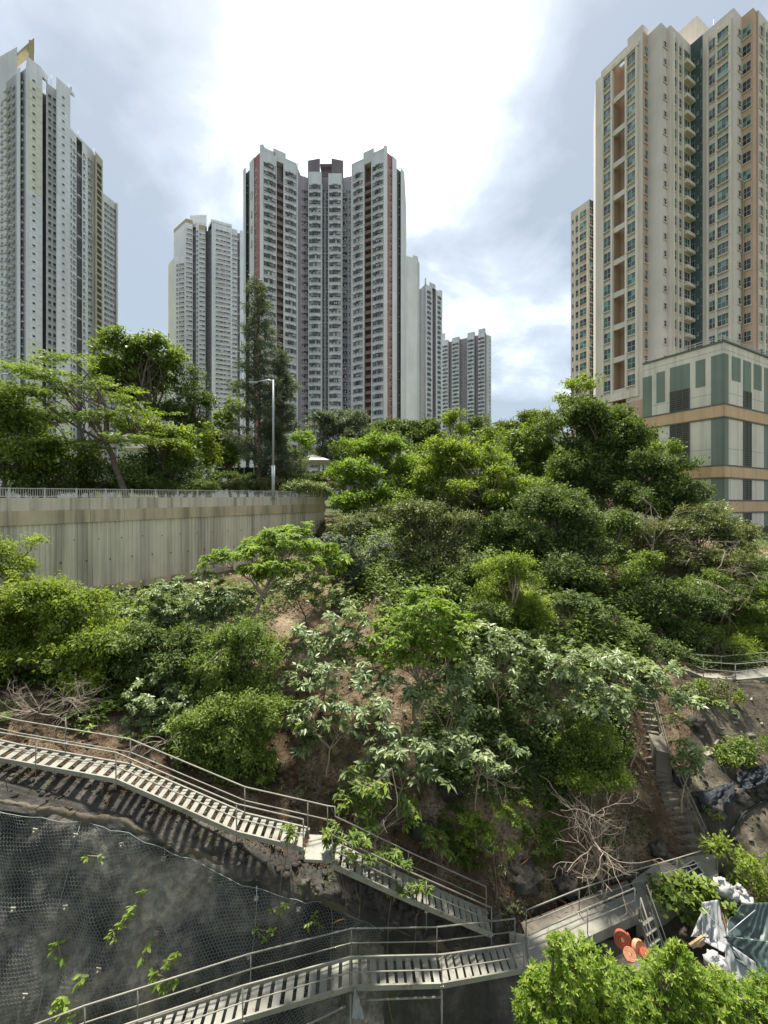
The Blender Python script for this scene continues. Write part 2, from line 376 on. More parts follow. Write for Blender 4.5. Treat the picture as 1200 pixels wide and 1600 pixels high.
# ------------------------------------------------------------------ retaining wall with parapet, railing and street lamp
M_CONC = m_wall('ribbed_concrete', (0.70,0.63,0.49), (0.24,0.21,0.165), 1.2, 0.4, 1.0)
M_FASC = m_wall('stained_fascia', (0.58,0.475,0.32), (0.12,0.10,0.075), 1.1, 0.9, 1.0)
M_PARA = m_wall('parapet_concrete', (0.66,0.58,0.45), (0.16,0.13,0.095), 1.1, 0.6, 1.6)
M_RAILP = m_plain('pale_rail_paint', (0.52,0.50,0.45), 0.5, 0.06)
def wp(t): q = WD0 + WDD*t; return Vector((q.x, q.y, 0))
wdir = Vector((WDD.x, WDD.y, 0)).normalized(); wn_ = Vector((wdir.y, -wdir.x, 0)); WL = WDD.length
T0, T1 = -0.515, 1.76
def rail_z(t): return lerp(0.98, 1.44, (t)/1.7)
wall = thing('retaining_wall', 'long ribbed concrete retaining wall with stained fascia and parapet below the road', 'wall', wp(0.6)+Vector((0,0,-6.5)))
npan = 9
mb = MB()
for i in range(npan):
    ta, tb = lerp(T0, T1, i/npan), lerp(T0, T1, (i+1)/npan); tb -= 0.03/WL
    pn = MB(); nrib = int((tb-ta)*WL/0.30)
    prof = []
    for k in range(nrib):
        for u, o in ((0.0,0.0),(0.10,0.065),(0.55,0.065),(0.65,0.0)):
            prof.append((lerp(ta, tb, (k+u)/nrib), o))
    prof.append((tb, 0.0))
    za = -6.1
    for k in range(len(prof)-1):
        (t1, o1), (t2, o2) = prof[k], prof[k+1]
        a1 = wp(t1)+wn_*o1; a2 = wp(t2)+wn_*o2
        f1, f2 = rail_z(t1)-2.38, rail_z(t2)-2.38
        pn.face([a1+Vector((0,0,za)), a2+Vector((0,0,za)), a2+Vector((0,0,f2)), a1+Vector((0,0,f1))])
    pn.build('wall_panel', M_CONC, wall)
nseg = 34
for i in range(nseg):
    ta, tb = lerp(T0, T1, i/nseg), lerp(T0, T1, (i+1)/nseg)-0.012/WL
    pn = MB(); off = random.uniform(-0.008, 0.008)
    a, b = wp(ta), wp(tb); zt1, zt2 = rail_z(ta)-0.62, rail_z(tb)-0.62
    for (o0, o1, h0, h1) in ((0.02+off, -0.22, -0.78, 0.0), (0.07+off, -0.24, -0.86, -0.782)):
        c = [a+wn_*o0, b+wn_*o0, b+wn_*o1, a+wn_*o1]; zz = [zt1, zt2, zt2, zt1]
        pn.hexa([c[k]+Vector((0,0,zz[k]+h0)) for k in range(4)]+[c[k]+Vector((0,0,zz[k]+h1)) for k in range(4)])
    pn.build('parapet_panel', M_PARA, wall)
for i in range(17):
    ta, tb = lerp(T0, T1, i/17), lerp(T0, T1, (i+1)/17)-0.015/WL
    pn = MB(); a, b = wp(ta), wp(tb); z1, z2 = rail_z(ta)-1.484, rail_z(tb)-1.484; off = random.uniform(-0.01, 0.01)
    c = [a+wn_*(0.17+off), b+wn_*(0.17+off), b-wn_*0.22, a-wn_*0.22]; zz = [z1, z2, z2, z1]
    pn.hexa([c[k]+Vector((0,0,zz[k]-0.9)) for k in range(4)]+[c[k]+Vector((0,0,zz[k])) for k in range(4)])
    pn.build('fascia_panel', M_FASC, wall)
M_HOLE = m_plain('weep_hole_dark', (0.03,0.027,0.024), .9)
wh_ = MB(); wh_.tube([Vector((0,0,0))-wn_*.0, Vector((0,0,0))+wn_*.08], .045, 8); whm = wh_.mesh('weep_hole', [M_HOLE])
for i in range(22):
    for zz_ in (-2.6, -4.1):
        tt_ = lerp(T0+.02, 1.5, (i+.5*(zz_ < -3))/22); link('weep_hole', whm, wall, Matrix.Translation(wp(tt_)+Vector((0,0,zz_+random.uniform(-.05,.05)))-wall.location))
pn = MB(); a, b = wp(T0), wp(T1)
pn.bar(a+wn_*0.25+Vector((0,0,-6.35)), b+wn_*0.25+Vector((0,0,-6.0)), 0.9, 0.5); pn.build('footing', M_FASC, wall)
pn = MB(); c = [a-wn_*0.02, b-wn_*0.02, b-wn_*0.9, a-wn_*0.9]
pn.hexa([q+Vector((0,0,-7)) for q in c]+[c[0]+Vector((0,0,rail_z(T0)-2.4)), c[1]+Vector((0,0,rail_z(T1)-2.4)), c[2]+Vector((0,0,rail_z(T1)-2.4)), c[3]+Vector((0,0,rail_z(T0)-2.4))])
pn.build('backing', M_CONC, wall)

ril = thing('metal_railing', 'pale metal railing with thin upright bars along the top of the retaining wall', 'railing', wp(0.6)+Vector((0,0,0.6)))
mb = MB()
def rp(t, h): q = wp(t)-wn_*0.1; return Vector((q.x, q.y, rail_z(t)-0.62+h))
mb.bar(rp(T0,0.62), rp(T1,0.62), 0.06, 0.05); mb.build('top_rail', M_RAILP, ril)
mb = MB(); mb.bar(rp(T0,0.10), rp(T1,0.10), 0.045, 0.04); mb.build('bottom_rail', M_RAILP, ril)
mb = MB(); nb = int((T1-T0)*WL/0.125)
for i in range(nb):
    t_ = lerp(T0, T1, i/nb); mb.bar(rp(t_,0.10), rp(t_,0.60), 0.022, 0.022, up=(0,1,0))
tag(mb.build('balusters', M_RAILP, ril), kind='stuff')
pm = None; npst = 21
for i in range(npst+1):
    t_ = lerp(T0, T1, i/npst); base = rp(t_, 0.0)
    if pm is None:
        q = MB(); q.box((0,0,0.33), (0.08,0.07,0.68), rz=math.atan2(wdir.y, wdir.x)); pm = q.mesh('post', [M_RAILP])
    link('post', pm, ril, Matrix.Translation(base-ril.location))

M_GALV = m_plain('galvanised_steel', (0.42,0.44,0.44), 0.5, 0.08, metal=0.35)
lp = P(424, 781, wall_D(424))-wn_*(-0.3); lamp = thing('street_lamp', 'tall grey street lamp with a single arm standing at the retaining wall parapet', 'street lamp', lp)
q = MB(); q.tube([lp, lp+Vector((0,0,3.6))], 0.17, 10); q.build('base_section', M_GALV, lamp)
q = MB(); q.tube([lp+Vector((0,0,3.6)), lp+Vector((0,0,12.6))], [0.125,0.085], 10); q.build('pole', M_GALV, lamp)
top = lp+Vector((0,0,12.6))
q = MB(); q.tube([top+Vector((0,0,-0.15)), top+Vector((-0.5,0,-0.02)), top+Vector((-1.2,0,-0.12)), top+Vector((-1.75,0,-0.22))], [0.06,0.05,0.04,0.035], 6); q.build('arm', M_GALV, lamp)
q = MB(); q.box(top+Vector((-2.1,0,-0.27)), (0.85,0.3,0.14)); q.box(top+Vector((-2.1,0,-0.36)), (0.6,0.22,0.06)); q.build('lamp_head', M_GALV, lamp)
# ------------------------------------------------------------------ towers
M_WHITE = m_wall('white_tile', (0.72,0.73,0.725), (0.36,0.35,0.33), 0.45, 0.12, 0.5)
M_WHITE2 = m_wall('off_white_tile', (0.66,0.66,0.645), (0.30,0.29,0.27), 0.4, 0.12, 0.5)
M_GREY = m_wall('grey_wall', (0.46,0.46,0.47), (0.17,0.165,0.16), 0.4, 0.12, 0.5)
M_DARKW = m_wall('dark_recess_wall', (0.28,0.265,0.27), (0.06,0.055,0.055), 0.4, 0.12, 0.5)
M_PURP = m_wall('purplish_wall', (0.34,0.305,0.32), (0.13,0.115,0.12), 0.4, 0.15, 0.5)
M_RED = m_wall('red_tile', (0.42,0.19,0.175), (0.20,0.10,0.095), 0.4, 0.15, 0.5)
M_REDB = m_wall('red_brown_tile', (0.19,0.12,0.11), (0.12,0.085,0.08), 0.4, 0.15, 0.5)
M_LILAC = m_wall('lilac_grey_wall', (0.46,0.43,0.45), (0.2,0.18,0.19), 0.5, 0.15, 0.5)
M_ROOFH = m_wall('dull_purple_wall', (0.17,0.145,0.155), (0.1,0.085,0.09), 0.4, 0.15, 0.5)
M_BALC = m_wall('dull_red_balcony', (0.27,0.165,0.155), (0.15,0.09,0.085), 0.5, 0.15, 0.5)
M_YEL = m_wall('pale_yellow_tile', (0.70,0.695,0.56), (0.36,0.34,0.23), 0.35, 0.12, 0.5)
M_OLIVE = m_wall('olive_tile', (0.46,0.425,0.29), (0.20,0.17,0.09), 0.35, 0.12, 0.5)
M_TAN = m_wall('tan_tile', (0.40,0.34,0.22), (0.25,0.21,0.14), 0.3, 0.12, 0.5)
M_PEACH = m_wall('peach_tile', (0.60,0.43,0.30), (0.40,0.29,0.20), 0.35, 0.25, 0.7)
M_PINKW = m_wall('pinkish_white_tile', (0.72,0.645,0.56), (0.42,0.37,0.33), 0.35, 0.2, 0.7)
M_CREAM = m_wall('cream_tile', (0.82,0.74,0.61), (0.30,0.26,0.20), 0.6, 0.25, 1.0)
M_GREENT = m_wall('grey_green_tile', (0.24,0.275,0.22), (0.085,0.11,0.095), 0.6, 0.25, 1.0)
M_GREEND = m_wall('dark_green_tile', (0.085,0.125,0.118), (0.06,0.08,0.08), 0.3, 0.2, 0.7)
M_ORNG = m_wall('orange_beige_band', (0.74,0.49,0.285), (0.34,0.22,0.13), 0.5, 0.3, 1.0)
M_BEIGED = m_plain('dark_trim', (0.16,0.16,0.14), 0.7)
M_GDARK = m_glass('dark_window_glass', (0.035,0.042,0.05), 0.18)
M_GMID = m_glass('window_glass', (0.10,0.115,0.125), 0.2)
M_GGREEN = m_glass('green_window_glass', (0.045,0.125,0.105), 0.1, 0.6)
M_GLGRN = m_glass('pale_green_window_glass', (0.14,0.29,0.24), 0.12, 0.6)
M_CURT = m_glass('curtained_glass', (0.36,0.36,0.35), 0.35)
M_FRAME = m_plain('window_frame', (0.48,0.48,0.47), 0.5)
M_AC = m_plain('air_conditioner', (0.52,0.52,0.50), 0.6)
M_LOUV = m_plain('dark_louvre', (0.075,0.065,0.045), 0.7)
M_CLOTH = [m_plain('washing_blue', (0.06,0.07,0.13), 0.9), m_plain('washing_red', (0.28,0.08,0.08), 0.9), m_plain('washing_white', (0.6,0.6,0.6), 0.9)]
WM = [M_FRAME, M_GDARK, M_GMID, M_CURT, M_AC, M_GREY, M_WHITE, M_GGREEN, M_GLGRN, M_PINKW, M_LOUV, M_DARKW, M_CLOTH[0], M_CLOTH[1], M_CLOTH[2], M_REDB, M_PURP]
IX = {m: i for i, m in enumerate(WM)}

def win_mb(w, h, cols, rows, frame=M_FRAME, glass=(M_GDARK, M_GDARK, M_GMID, M_CURT), rnd=None, fw=0.07, proud=0.10, sill=None, hood=None, ac=None, cloth=0.0, panes=None):
    """window centred on the origin, its outside towards -y; sill, hood, air conditioner proud of the wall"""
    r = rnd or random; b = MB(); fi = IX[frame]; g = panes if panes is not None else b
    for x in (-w/2+fw/2, w/2-fw/2): b.box((x, -proud/2, 0), (fw, proud, h), fi)
    for z in (-h/2+fw/2, h/2-fw/2): b.box((0, -proud/2+0.003, z), (w-2*fw, proud-0.006, fw), fi)
    iw, ih = w-2*fw, h-2*fw
    for i in range(cols):
        for j in range(rows):
            x0, x1 = -iw/2+iw*i/cols, -iw/2+iw*(i+1)/cols; z0, z1 = -ih/2+ih*j/rows, -ih/2+ih*(j+1)/rows
            y = -0.035
            g.face([(x0,y,z0),(x1,y,z0),(x1,y,z1),(x0,y,z1)], IX[r.choice(glass)])
            if i: b.box((x0, -0.055, (z0+z1)/2), (0.05, 0.05, ih/rows), fi)
            if j: b.box(((x0+x1)/2, -0.054, z0), (iw/cols, 0.046, 0.05), fi)
    if sill: b.box((0, -sill/2, -h/2-0.07), (w+0.2, sill, 0.14), IX[M_PINKW if frame is M_PINKW else M_WHITE])
    if hood: b.box((0, -hood/2, h/2+0.06), (w+0.1, hood, 0.12), fi)
    if ac:
        x, z, aw, ah = ac; b.box((x, -0.28, z), (aw, 0.5, ah), IX[M_AC]); b.box((x, -0.535, z), (aw*0.8, 0.02, ah*0.7), IX[M_GREY])
    if cloth and r.random() < cloth:
        z = -h*0.15
        b.box((0, -0.75, z+0.3), (w*0.8, 0.03, 0.03), fi)
        for k in range(r.randint(3, 6)):
            cw = r.uniform(0.25, 0.5); ch = r.uniform(0.4, 0.8)
            b.box((r.uniform(-w*0.36, w*0.36), -0.75+r.uniform(-.02,.02), z+0.3-ch/2), (cw, 0.03, ch), IX[r.choice(M_CLOTH)])
    return b

TPL = {}
def tpl(key, n, fn):
    rr = random.Random(key); L = []
    for i in range(n):
        pn = MB(); b = fn(rr, pn); L.append((b, pn if pn.v else None, [None], [None]))
    TPL[key] = L
# the window kinds of the estate (several of each, so that a column of them is not one repeated picture)
BGL = (M_GDARK, M_GDARK, M_GMID, M_CURT, M_GMID)
def bay_c(r, pn):     # centre tower: wide window band, air conditioner box above the middle with its stepped hood
    b = win_mb(4.15, 1.45, r.choice((5, 6)), r.choice((1, 2)), M_FRAME, BGL, r, 0.06, 0.12, 0.22, None, None, 0.25)
    b.box((0.1, -0.26, 0.95), (1.7, 0.5, 0.42), IX[M_GREY]); b.box((0.1, -0.53, 0.95), (1.2, 0.03, 0.3), IX[M_AC])
    b.box((0, -0.1, 0.78), (4.3, 0.2, 0.10), IX[M_DARKW])
    if r.random() < 0.5: b.box((r.uniform(-1.6,1.6), -0.40, r.uniform(-0.2,0.2)), (0.5, 0.5, 0.9), IX[M_GMID])
    return b
tpl('bay', 16, bay_c)
tpl('slot', 4, lambda r, pn: win_mb(0.8, 1.0, 1, 2, M_FRAME, (M_GDARK, M_GMID), r, 0.06, 0.08, None, None, (0.0, -0.75, 0.7, 0.4) if r.random() < .5 else None, 0.25))
tpl('redwin', 4, lambda r, pn: win_mb(1.0, 1.25, 1, 2, M_FRAME, (M_GDARK, M_GMID, M_GDARK), r, 0.07, 0.1, 0.2, None, (0.1, -0.2, 0.6, 0.4) if r.random() < .4 else None))
tpl('recess', 9, lambda r, pn: win_mb(2.4, 1.5, 3, 2, M_PURP, (M_GDARK, M_GDARK, M_GMID), r, 0.08, 0.08, 0.3, None, (r.uniform(-.6,.6), -0.5, 0.8, 0.5), 0.6))
def balc(r, pn):      # white estate towers: window over an air conditioner shelf, side cheek
    b = win_mb(2.5, 1.3, 3, 1, M_FRAME, (M_GDARK, M_GDARK, M_GMID, M_CURT), r, 0.06, 0.1, 0.75, None, (r.choice((-.5,.5)), -0.42, 0.8, 0.45), 0.35)
    b.box((0, -0.05, 0.0), (0.05, 0.1, 1.1), IX[M_FRAME]); return b
tpl('balc', 12, balc)
tpl('narrow', 4, lambda r, pn: win_mb(0.95, 1.25, 1, 2, M_FRAME, (M_GDARK, M_GMID, M_GDARK), r, 0.06, 0.08, 0.35, None, (0, -0.85, 0.7, 0.4) if r.random() < .4 else None))
tpl('tiny', 2, lambda r, pn: win_mb(0.75, 0.75, 1, 1, M_GREY, (M_GDARK,), r, 0.07, 0.1, 0.18))
tpl('louvre', 2, lambda r, pn: win_mb(2.4, 1.75, 1, 5, M_LOUV, (M_LOUV,), r, 0.06, 0.1))
tpl('blue', 4, lambda r, pn: win_mb(3.0, 1.6, 4, 1, M_FRAME, (M_GDARK, M_GMID, M_GMID, M_CURT), r, 0.06, 0.12, 0.4, None, (r.uniform(-1,1), -0.6, 0.8, 0.4), 0.35))
GG = (M_GGREEN, M_GGREEN, M_GLGRN, M_GGREEN, M_GDARK)
tpl('r_bay', 10, lambda r, pn: win_mb(2.15, 1.95, 2, 2, M_PINKW, GG, r, 0.06, 0.16, 0.36, 0.14, None, 0, pn))
tpl('r_wide', 10, lambda r, pn: win_mb(3.05, 1.95, 3, 2, M_PINKW, GG, r, 0.06, 0.22, 0.45, 0.2, None, 0, pn))
tpl('r_mid', 5, lambda r, pn: win_mb(1.7, 1.75, 2, 2, M_PINKW, (M_GDARK, M_GGREEN, M_GDARK, M_GLGRN), r, 0.05, 0.10, 0.18, None, None, 0, pn))
tpl('r_small', 2, lambda r, pn: win_mb(0.55, 1.05, 1, 2, M_PINKW, (M_GDARK,), r, 0.05, 0.08, 0.14, None, None, 0, pn))
tpl('r_tall', 3, lambda r, pn: win_mb(1.35, 1.7, 1, 2, M_PINKW, (M_GDARK, M_GGREEN), r, 0.05, 0.12, 0.12, None, None, 0, pn))
tpl('r_dark', 3, lambda r, pn: win_mb(2.0, 1.5, 2, 1, M_GREY, (M_GDARK, M_GDARK, M_GGREEN), r, 0.06, 0.08, None, None, None, 0, pn))

def edge_s(p, q, px):
    k = (px-CX)/F; d = q-p; return (k*p.y-p.x)/(d.x-k*d.y)          # fraction along the edge where that photo column falls
def XY(px, D): return Vector(((px-CX)/F*D, D))

class Tower:
    def __init__(s, name, label, xy, z=0.0, group=None, cat='tower block'):
        s.o = thing(name, label, cat, (xy[0], xy[1], z), group); s.inst = []; s.z = z
    def win(s, key, p, q, f, z, off=0.0, sx=1.0, name='window', sz=1.0):
        d = (q-p).normalized(); a = math.atan2(d.y, d.x); pos = p+(q-p)*f
        n = Vector((d.y, -d.x)); pos = pos+n*off
        M = Matrix.Translation((pos.x, pos.y, z)) @ Matrix.Rotation(a, 4, 'Z') @ Matrix.Diagonal((sx, 1, sz, 1))
        s.inst.append((name, key, random.randrange(len(TPL[key])), M))
    def column(s, key, p, q, f, zs, off=0.0, sx=1.0, name='window', sz=1.0):
        for z in zs: s.win(key, p, q, f, z, off, sx, name, sz)
    def finish(s):
        loc = s.o.location; byname = {}
        for it in s.inst: byname.setdefault(it[0], []).append(it)
        for nm, L in byname.items():
            # those that show largest (widest, highest above the trees) first
            L.sort(key=lambda it: -(TPL[it[1]][0][0].v and 1) * (abs(max(v[0] for v in TPL[it[1]][0][0].v))*it[3].col[0].length*100 + it[3].translation.z*0.05))
            for k, (_, key, vi, M) in enumerate(L):
                b, pn, cache, pc = TPL[key][vi]
                if k < 300:
                    if cache[0] is None:
                        cache[0] = b.mesh(nm, WM)
                        if pn: pc[0] = pn.mesh('pane', WM)
                    o = link(nm, cache[0], s.o, Matrix.Translation(-loc) @ M)
                    if pc[0] is not None: link('pane', pc[0], o)
            rest = L[300:]
            if rest:
                mb = MB()
                for (_, key, vi, M) in rest:
                    for b in [x for x in TPL[key][vi][:2] if x is not None]:
                        b0 = len(mb.v); V = np.array(b.v); A = np.array(M)
                        V = V @ A[:3,:3].T + A[:3,3]
                        mb.v += [tuple(v) for v in V]; mb.f += [tuple(i+b0 for i in f) for f in b.f]; mb.m += b.m; mb.sm += b.sm
                tag(mb.build('small_windows', WM, s.o), kind='stuff')
def body(T, pts, z0, z1, mats, back, name='wall', cap=None, depth=None):
    """pts: plan corners left to right as seen; mats: one per edge; back: plan points closing the block behind"""
    ml = []; ids = []
    for m in list(mats)+[mats[-1]]*(len(back)+1):
        if m not in ml: ml.append(m)
        ids.append(ml.index(m))
    poly = list(pts)+list(back)
    ids = ids[:len(poly)]
    b = MB(); b.prism(poly, z0, z1, ids, ids[-1]); return b.build(name, ml, T.o)
def pier(T, px0, px1, D0, D1, z0, z1, mat, name='pier', depth=2.5):
    p, q = XY(px0, D0), XY(px1, D1); d = (q-p).normalized(); n = Vector((-d.y, d.x))*depth
    b = MB(); b.prism([p, q, q+n, p+n], z0, z1, 0, 0); return b.build(name, [mat], T.o)

# ---- centre tower: red and white, trident plan
T = Tower('residential_tower', 'tall white and red tower block with angled wings in the middle of the skyline', XY(507,152))
ZT = 119.5; zs = [115-2.797*k for k in range(41)]
L0, L1 = XY(411,140.9), XY(464,147.2); C0, C1 = XY(482,150.5), XY(534,150.5); R0, R1 = XY(550,147.5), XY(600,141.3)
def inset(p, q, a, b, dep):
    d = (q-p).normalized(); n = Vector((-d.y, d.x))*dep
    A, B = p+(q-p)*a, p+(q-p)*b; return A, A+n, B+n, B
la, lb = edge_s(L0,L1,431.5), edge_s(L0,L1,443.5); ra, rb = edge_s(R0,R1,568.5), edge_s(R0,R1,580.5); ca, cb = edge_s(C0,C1,502.5), edge_s(C0,C1,513)
pl = [XY(380,149), XY(384,147.8), XY(384.2,150.5), XY(390,149), XY(389.9,146), XY(397,143.4), XY(397,143.9), XY(406.2,141.6), L0]
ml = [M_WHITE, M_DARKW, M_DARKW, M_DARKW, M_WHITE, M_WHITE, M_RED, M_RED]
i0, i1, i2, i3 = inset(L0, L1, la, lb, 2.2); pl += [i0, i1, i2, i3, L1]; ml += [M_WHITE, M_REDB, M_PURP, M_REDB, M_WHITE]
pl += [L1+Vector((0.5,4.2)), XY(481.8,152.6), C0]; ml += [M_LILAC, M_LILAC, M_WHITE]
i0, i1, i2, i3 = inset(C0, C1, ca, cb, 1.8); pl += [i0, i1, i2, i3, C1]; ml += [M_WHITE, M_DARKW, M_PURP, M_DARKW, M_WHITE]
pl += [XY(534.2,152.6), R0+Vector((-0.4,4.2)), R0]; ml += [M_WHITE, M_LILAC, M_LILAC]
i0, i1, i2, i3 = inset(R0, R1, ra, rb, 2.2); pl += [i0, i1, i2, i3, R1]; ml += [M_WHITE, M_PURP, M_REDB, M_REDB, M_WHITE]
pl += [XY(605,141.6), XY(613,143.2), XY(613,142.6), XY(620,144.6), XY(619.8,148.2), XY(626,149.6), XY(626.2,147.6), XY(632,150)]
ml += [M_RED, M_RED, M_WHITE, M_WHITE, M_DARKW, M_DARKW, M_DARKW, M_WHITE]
body(T, pl, -3, ZT, ml, [Vector((9,168)), Vector((-46,168))])
pier(T, 406.0, 411.0, 140.8, 140.5, -3, ZT+1.9, M_WHITE, depth=1.2); pier(T, 600, 605.2, 140.9, 141.2, -3, ZT+1.9, M_WHITE, depth=1.2)
pier(T, 463.6, 465.2, 146.9, 147.0, -3, ZT+0.8, M_WHITE, depth=1.0); pier(T, 549, 550.6, 147.2, 147.1, -3, ZT+0.8, M_WHITE, depth=1.0)
for px in (481.6, 502.3, 513, 534): pier(T, px, px+0.9, 150.1, 150.1, -3, ZT-4.2, M_WHITE, depth=0.6)
for px in (507.3,): pier(T, px, px+0.9, 151.2, 151.2, -3, 113, M_WHITE, depth=0.8)
for px0, px1, D0, D1 in ((431.2,432.2,143,143.1),(443,444,144.6,144.7),(568,569,145,144.9),(580,581,143.4,143.2)): pier(T, px0, px1, D0, D1, -3, ZT-1, M_WHITE, depth=0.5)
for f, w in ((edge_s(L0,L1,421.5), 1.02), (edge_s(L0,L1,454), 0.98)): T.column('bay', L0, L1, f, zs, 0.02, w)
for f in (edge_s(C0,C1,492), edge_s(C0,C1,523.5)): T.column('bay', C0, C1, f, [z-0.6 for z in zs], 0.02, 1.0)
for f, w in ((edge_s(R0,R1,559.5), 0.93), (edge_s(R0,R1,590.5), 0.98)): T.column('bay', R0, R1, f, zs, 0.02, w)
b = MB(); i0, i1, i2, i3 = inset(L0, L1, la, lb, 2.15); b.prism([i0, i3, i2, i1], ZT-1.3, ZT-.01, 0, 0, True); b.build('recess_roof', [M_WHITE2], T.o)
b = MB(); i0, i1, i2, i3 = inset(R0, R1, ra, rb, 2.15); b.prism([i0, i3, i2, i1], ZT-1.3, ZT-.01, 0, 0, True); b.build('recess_roof', [M_WHITE2], T.o)
# small windows on the red strips, the dark slots and in the recesses
for (a, b, px) in ((XY(397,143.9), XY(406.2,141.6), 400.2), (XY(605,141.6), XY(613,143.2), 610)): T.column('redwin', a, b, edge_s(a,b,px), zs, 0.02, 1.0, 'small_window')
a, b = inset(C0, C1, ca, cb, 1.8)[1:3]
for f in (0.24, 0.76): T.column('slot', a, b, f, [z-0.6 for z in zs], 0.02, 1.0, 'small_window')
a, b = L1+Vector((0.5,4.2)), XY(481.8,152.6); T.column('recess', a, b, 0.72, [z-1.2 for z in zs], 0.02, 0.85, 'recessed_window'); T.column('slot', a, b, 0.22, [z-1.2 for z in zs], 0.02, 0.8, 'small_window')
a, b = XY(534.2,152.6), R0+Vector((-0.4,4.2)); T.column('recess', a, b, 0.30, [z-1.2 for z in zs], 0.02, 0.85, 'recessed_window'); T.column('slot', a, b, 0.78, [z-1.2 for z in zs], 0.02, 0.8, 'small_window')
for (a, b) in ((XY(384.2,150.5), XY(390,149)), (XY(619.8,148.2), XY(626,149.6))): T.column('slot', a, b, 0.5, zs[::1], 0.02, 1.0, 'side_window')
# red brown balcony fronts in the two recesses, white floor lines on the red strips
for (p, q, fa, fb) in ((L0, L1, la, lb), (R0, R1, ra, rb)):
    A, A2, B2, B = inset(p, q, fa, fb, 0.5); d = (B2-A2); an = math.atan2(d.y, d.x)
    bm_ = MB(); bm_.box((0,0,0), (d.length-0.12, 0.14, 1.0), 0); bm_.box((0,0.5,-0.56), (d.length-0.12, 1.4, 0.12), 1)
    me = bm_.mesh('balcony_front', [M_BALC, M_PURP])
    for z in zs[1:]:
        c_ = (A2+B2)/2; link('balcony_front', me, T.o, Matrix.Translation(Vector((c_.x, c_.y, z-0.75))-T.o.location) @ Matrix.Rotation(an, 4, 'Z'))
for (p, q) in ((XY(397,143.9), XY(406.2,141.6)), (XY(605,141.6), XY(613,143.2))):
    d = q-p; an = math.atan2(d.y, d.x); bm_ = MB(); bm_.box((0,0,0), (d.length-0.2, 0.12, 0.12)); me = bm_.mesh('floor_line', [M_PINKW]); c_ = (p+q)/2
    for z in zs[::2]: link('floor_line', me, T.o, Matrix.Translation(Vector((c_.x, c_.y, z-1.35))-T.o.location) @ Matrix.Rotation(an, 4, 'Z'))
# roof: parapets, roof house with its open frame
b = MB()
for (p, q, fa, fb, h) in ((L0, L1, .02, .37, 1.3), (L0, L1, .30, .66, 2.6), (L0, L1, .66, .98, .9), (R0, R1, .02, .35, 1.0), (R0, R1, .36, .68, 3.0), (R0, R1, .69, .98, 1.4)):
    A, A2, B2, B = inset(p, q, fa, fb, 1.0); b.prism([A, B, B2, A2], ZT+0.002, ZT+h, 0, 0); b.build('parapet', [M_WHITE2], T.o); b = MB()
b.prism([C0+Vector((.1,.1)), XY(502.3,150.6), XY(502.3,153), XY(482,153)], ZT, ZT+0.7, 0, 0)
b.build('parapet', [M_WHITE2], T.o)
b = MB()
h0, h1 = ZT, ZT+7.5
b.prism([XY(481,154), XY(500,153), XY(500,162), XY(483,162)], h0, h1, 0, 0, True); b.prism([XY(518,153), XY(536.5,154), XY(534,162), XY(518,162)], h0, h1, 0, 0, True)
for z in (h1-1.4, h1-5.0): b.box(((XY(509,154).x), 156, z), (4.3, 3.2, 1.1))
b.build('roof_house', [M_ROOFH], T.o)
b = MB()
for px, D, h in ((583,146,8.5), (476,152,4.0), (588,150,3)): b.tube([Pz(px,D,ZT), Pz(px,D,ZT+h)], [0.28 if px==583 else .08, .15 if px == 583 else .04], 5)
b.build('mast', [M_GREY], T.o)
# the sign down the left pier: a ring emblem and three brush-written characters
b = MB(); p, q = XY(389.9,146), XY(397,143.4); d = (q-p).normalized(); n = Vector((d.y,-d.x)); mid = (p+q)/2+n*0.06
def sp(u, z): w_ = mid+d*u; return Vector((w_.x, w_.y, z))
z = 107.2; b.tube([sp(0.62*math.cos(a_), z+1.35*math.sin(a_)) for a_ in np.linspace(0, 2*math.pi, 15)], 0.09, 4)
for z, strokes in ((100.4, [((-.55,.9),(.5,1.1)),((0,1.5),(0,-1.3)),((-.6,0),(.6,.2)),((0,0),(-.6,-1.1)),((.05,-.1),(.6,-1.0))]),
                   (95.2, [((-.4,1.2),(.45,1.2)),((-.3,1.2),(-.4,-1.1)),((.45,1.2),(.4,-1.1)),((-.4,.1),(.45,.1)),((-.5,-1.1),(.5,-1.1))]),
                   (90.2, [((-.5,1.0),(.5,1.1)),((.1,1.4),(-.5,-1.2)),((-.1,.2),(.5,.1)),((.5,.1),(.4,-1.0)),((.4,-1.0),(-.2,-1.2))])):
    b.build('sign_character', [M_TAN], T.o); b = MB()
    for s_ in strokes: b.tube([sp(s_[0][0], z+s_[0][1]), sp(s_[1][0], z+s_[1][1])], 0.08, 4)
b.build('sign_character', [M_TAN], T.o)
T.finish()

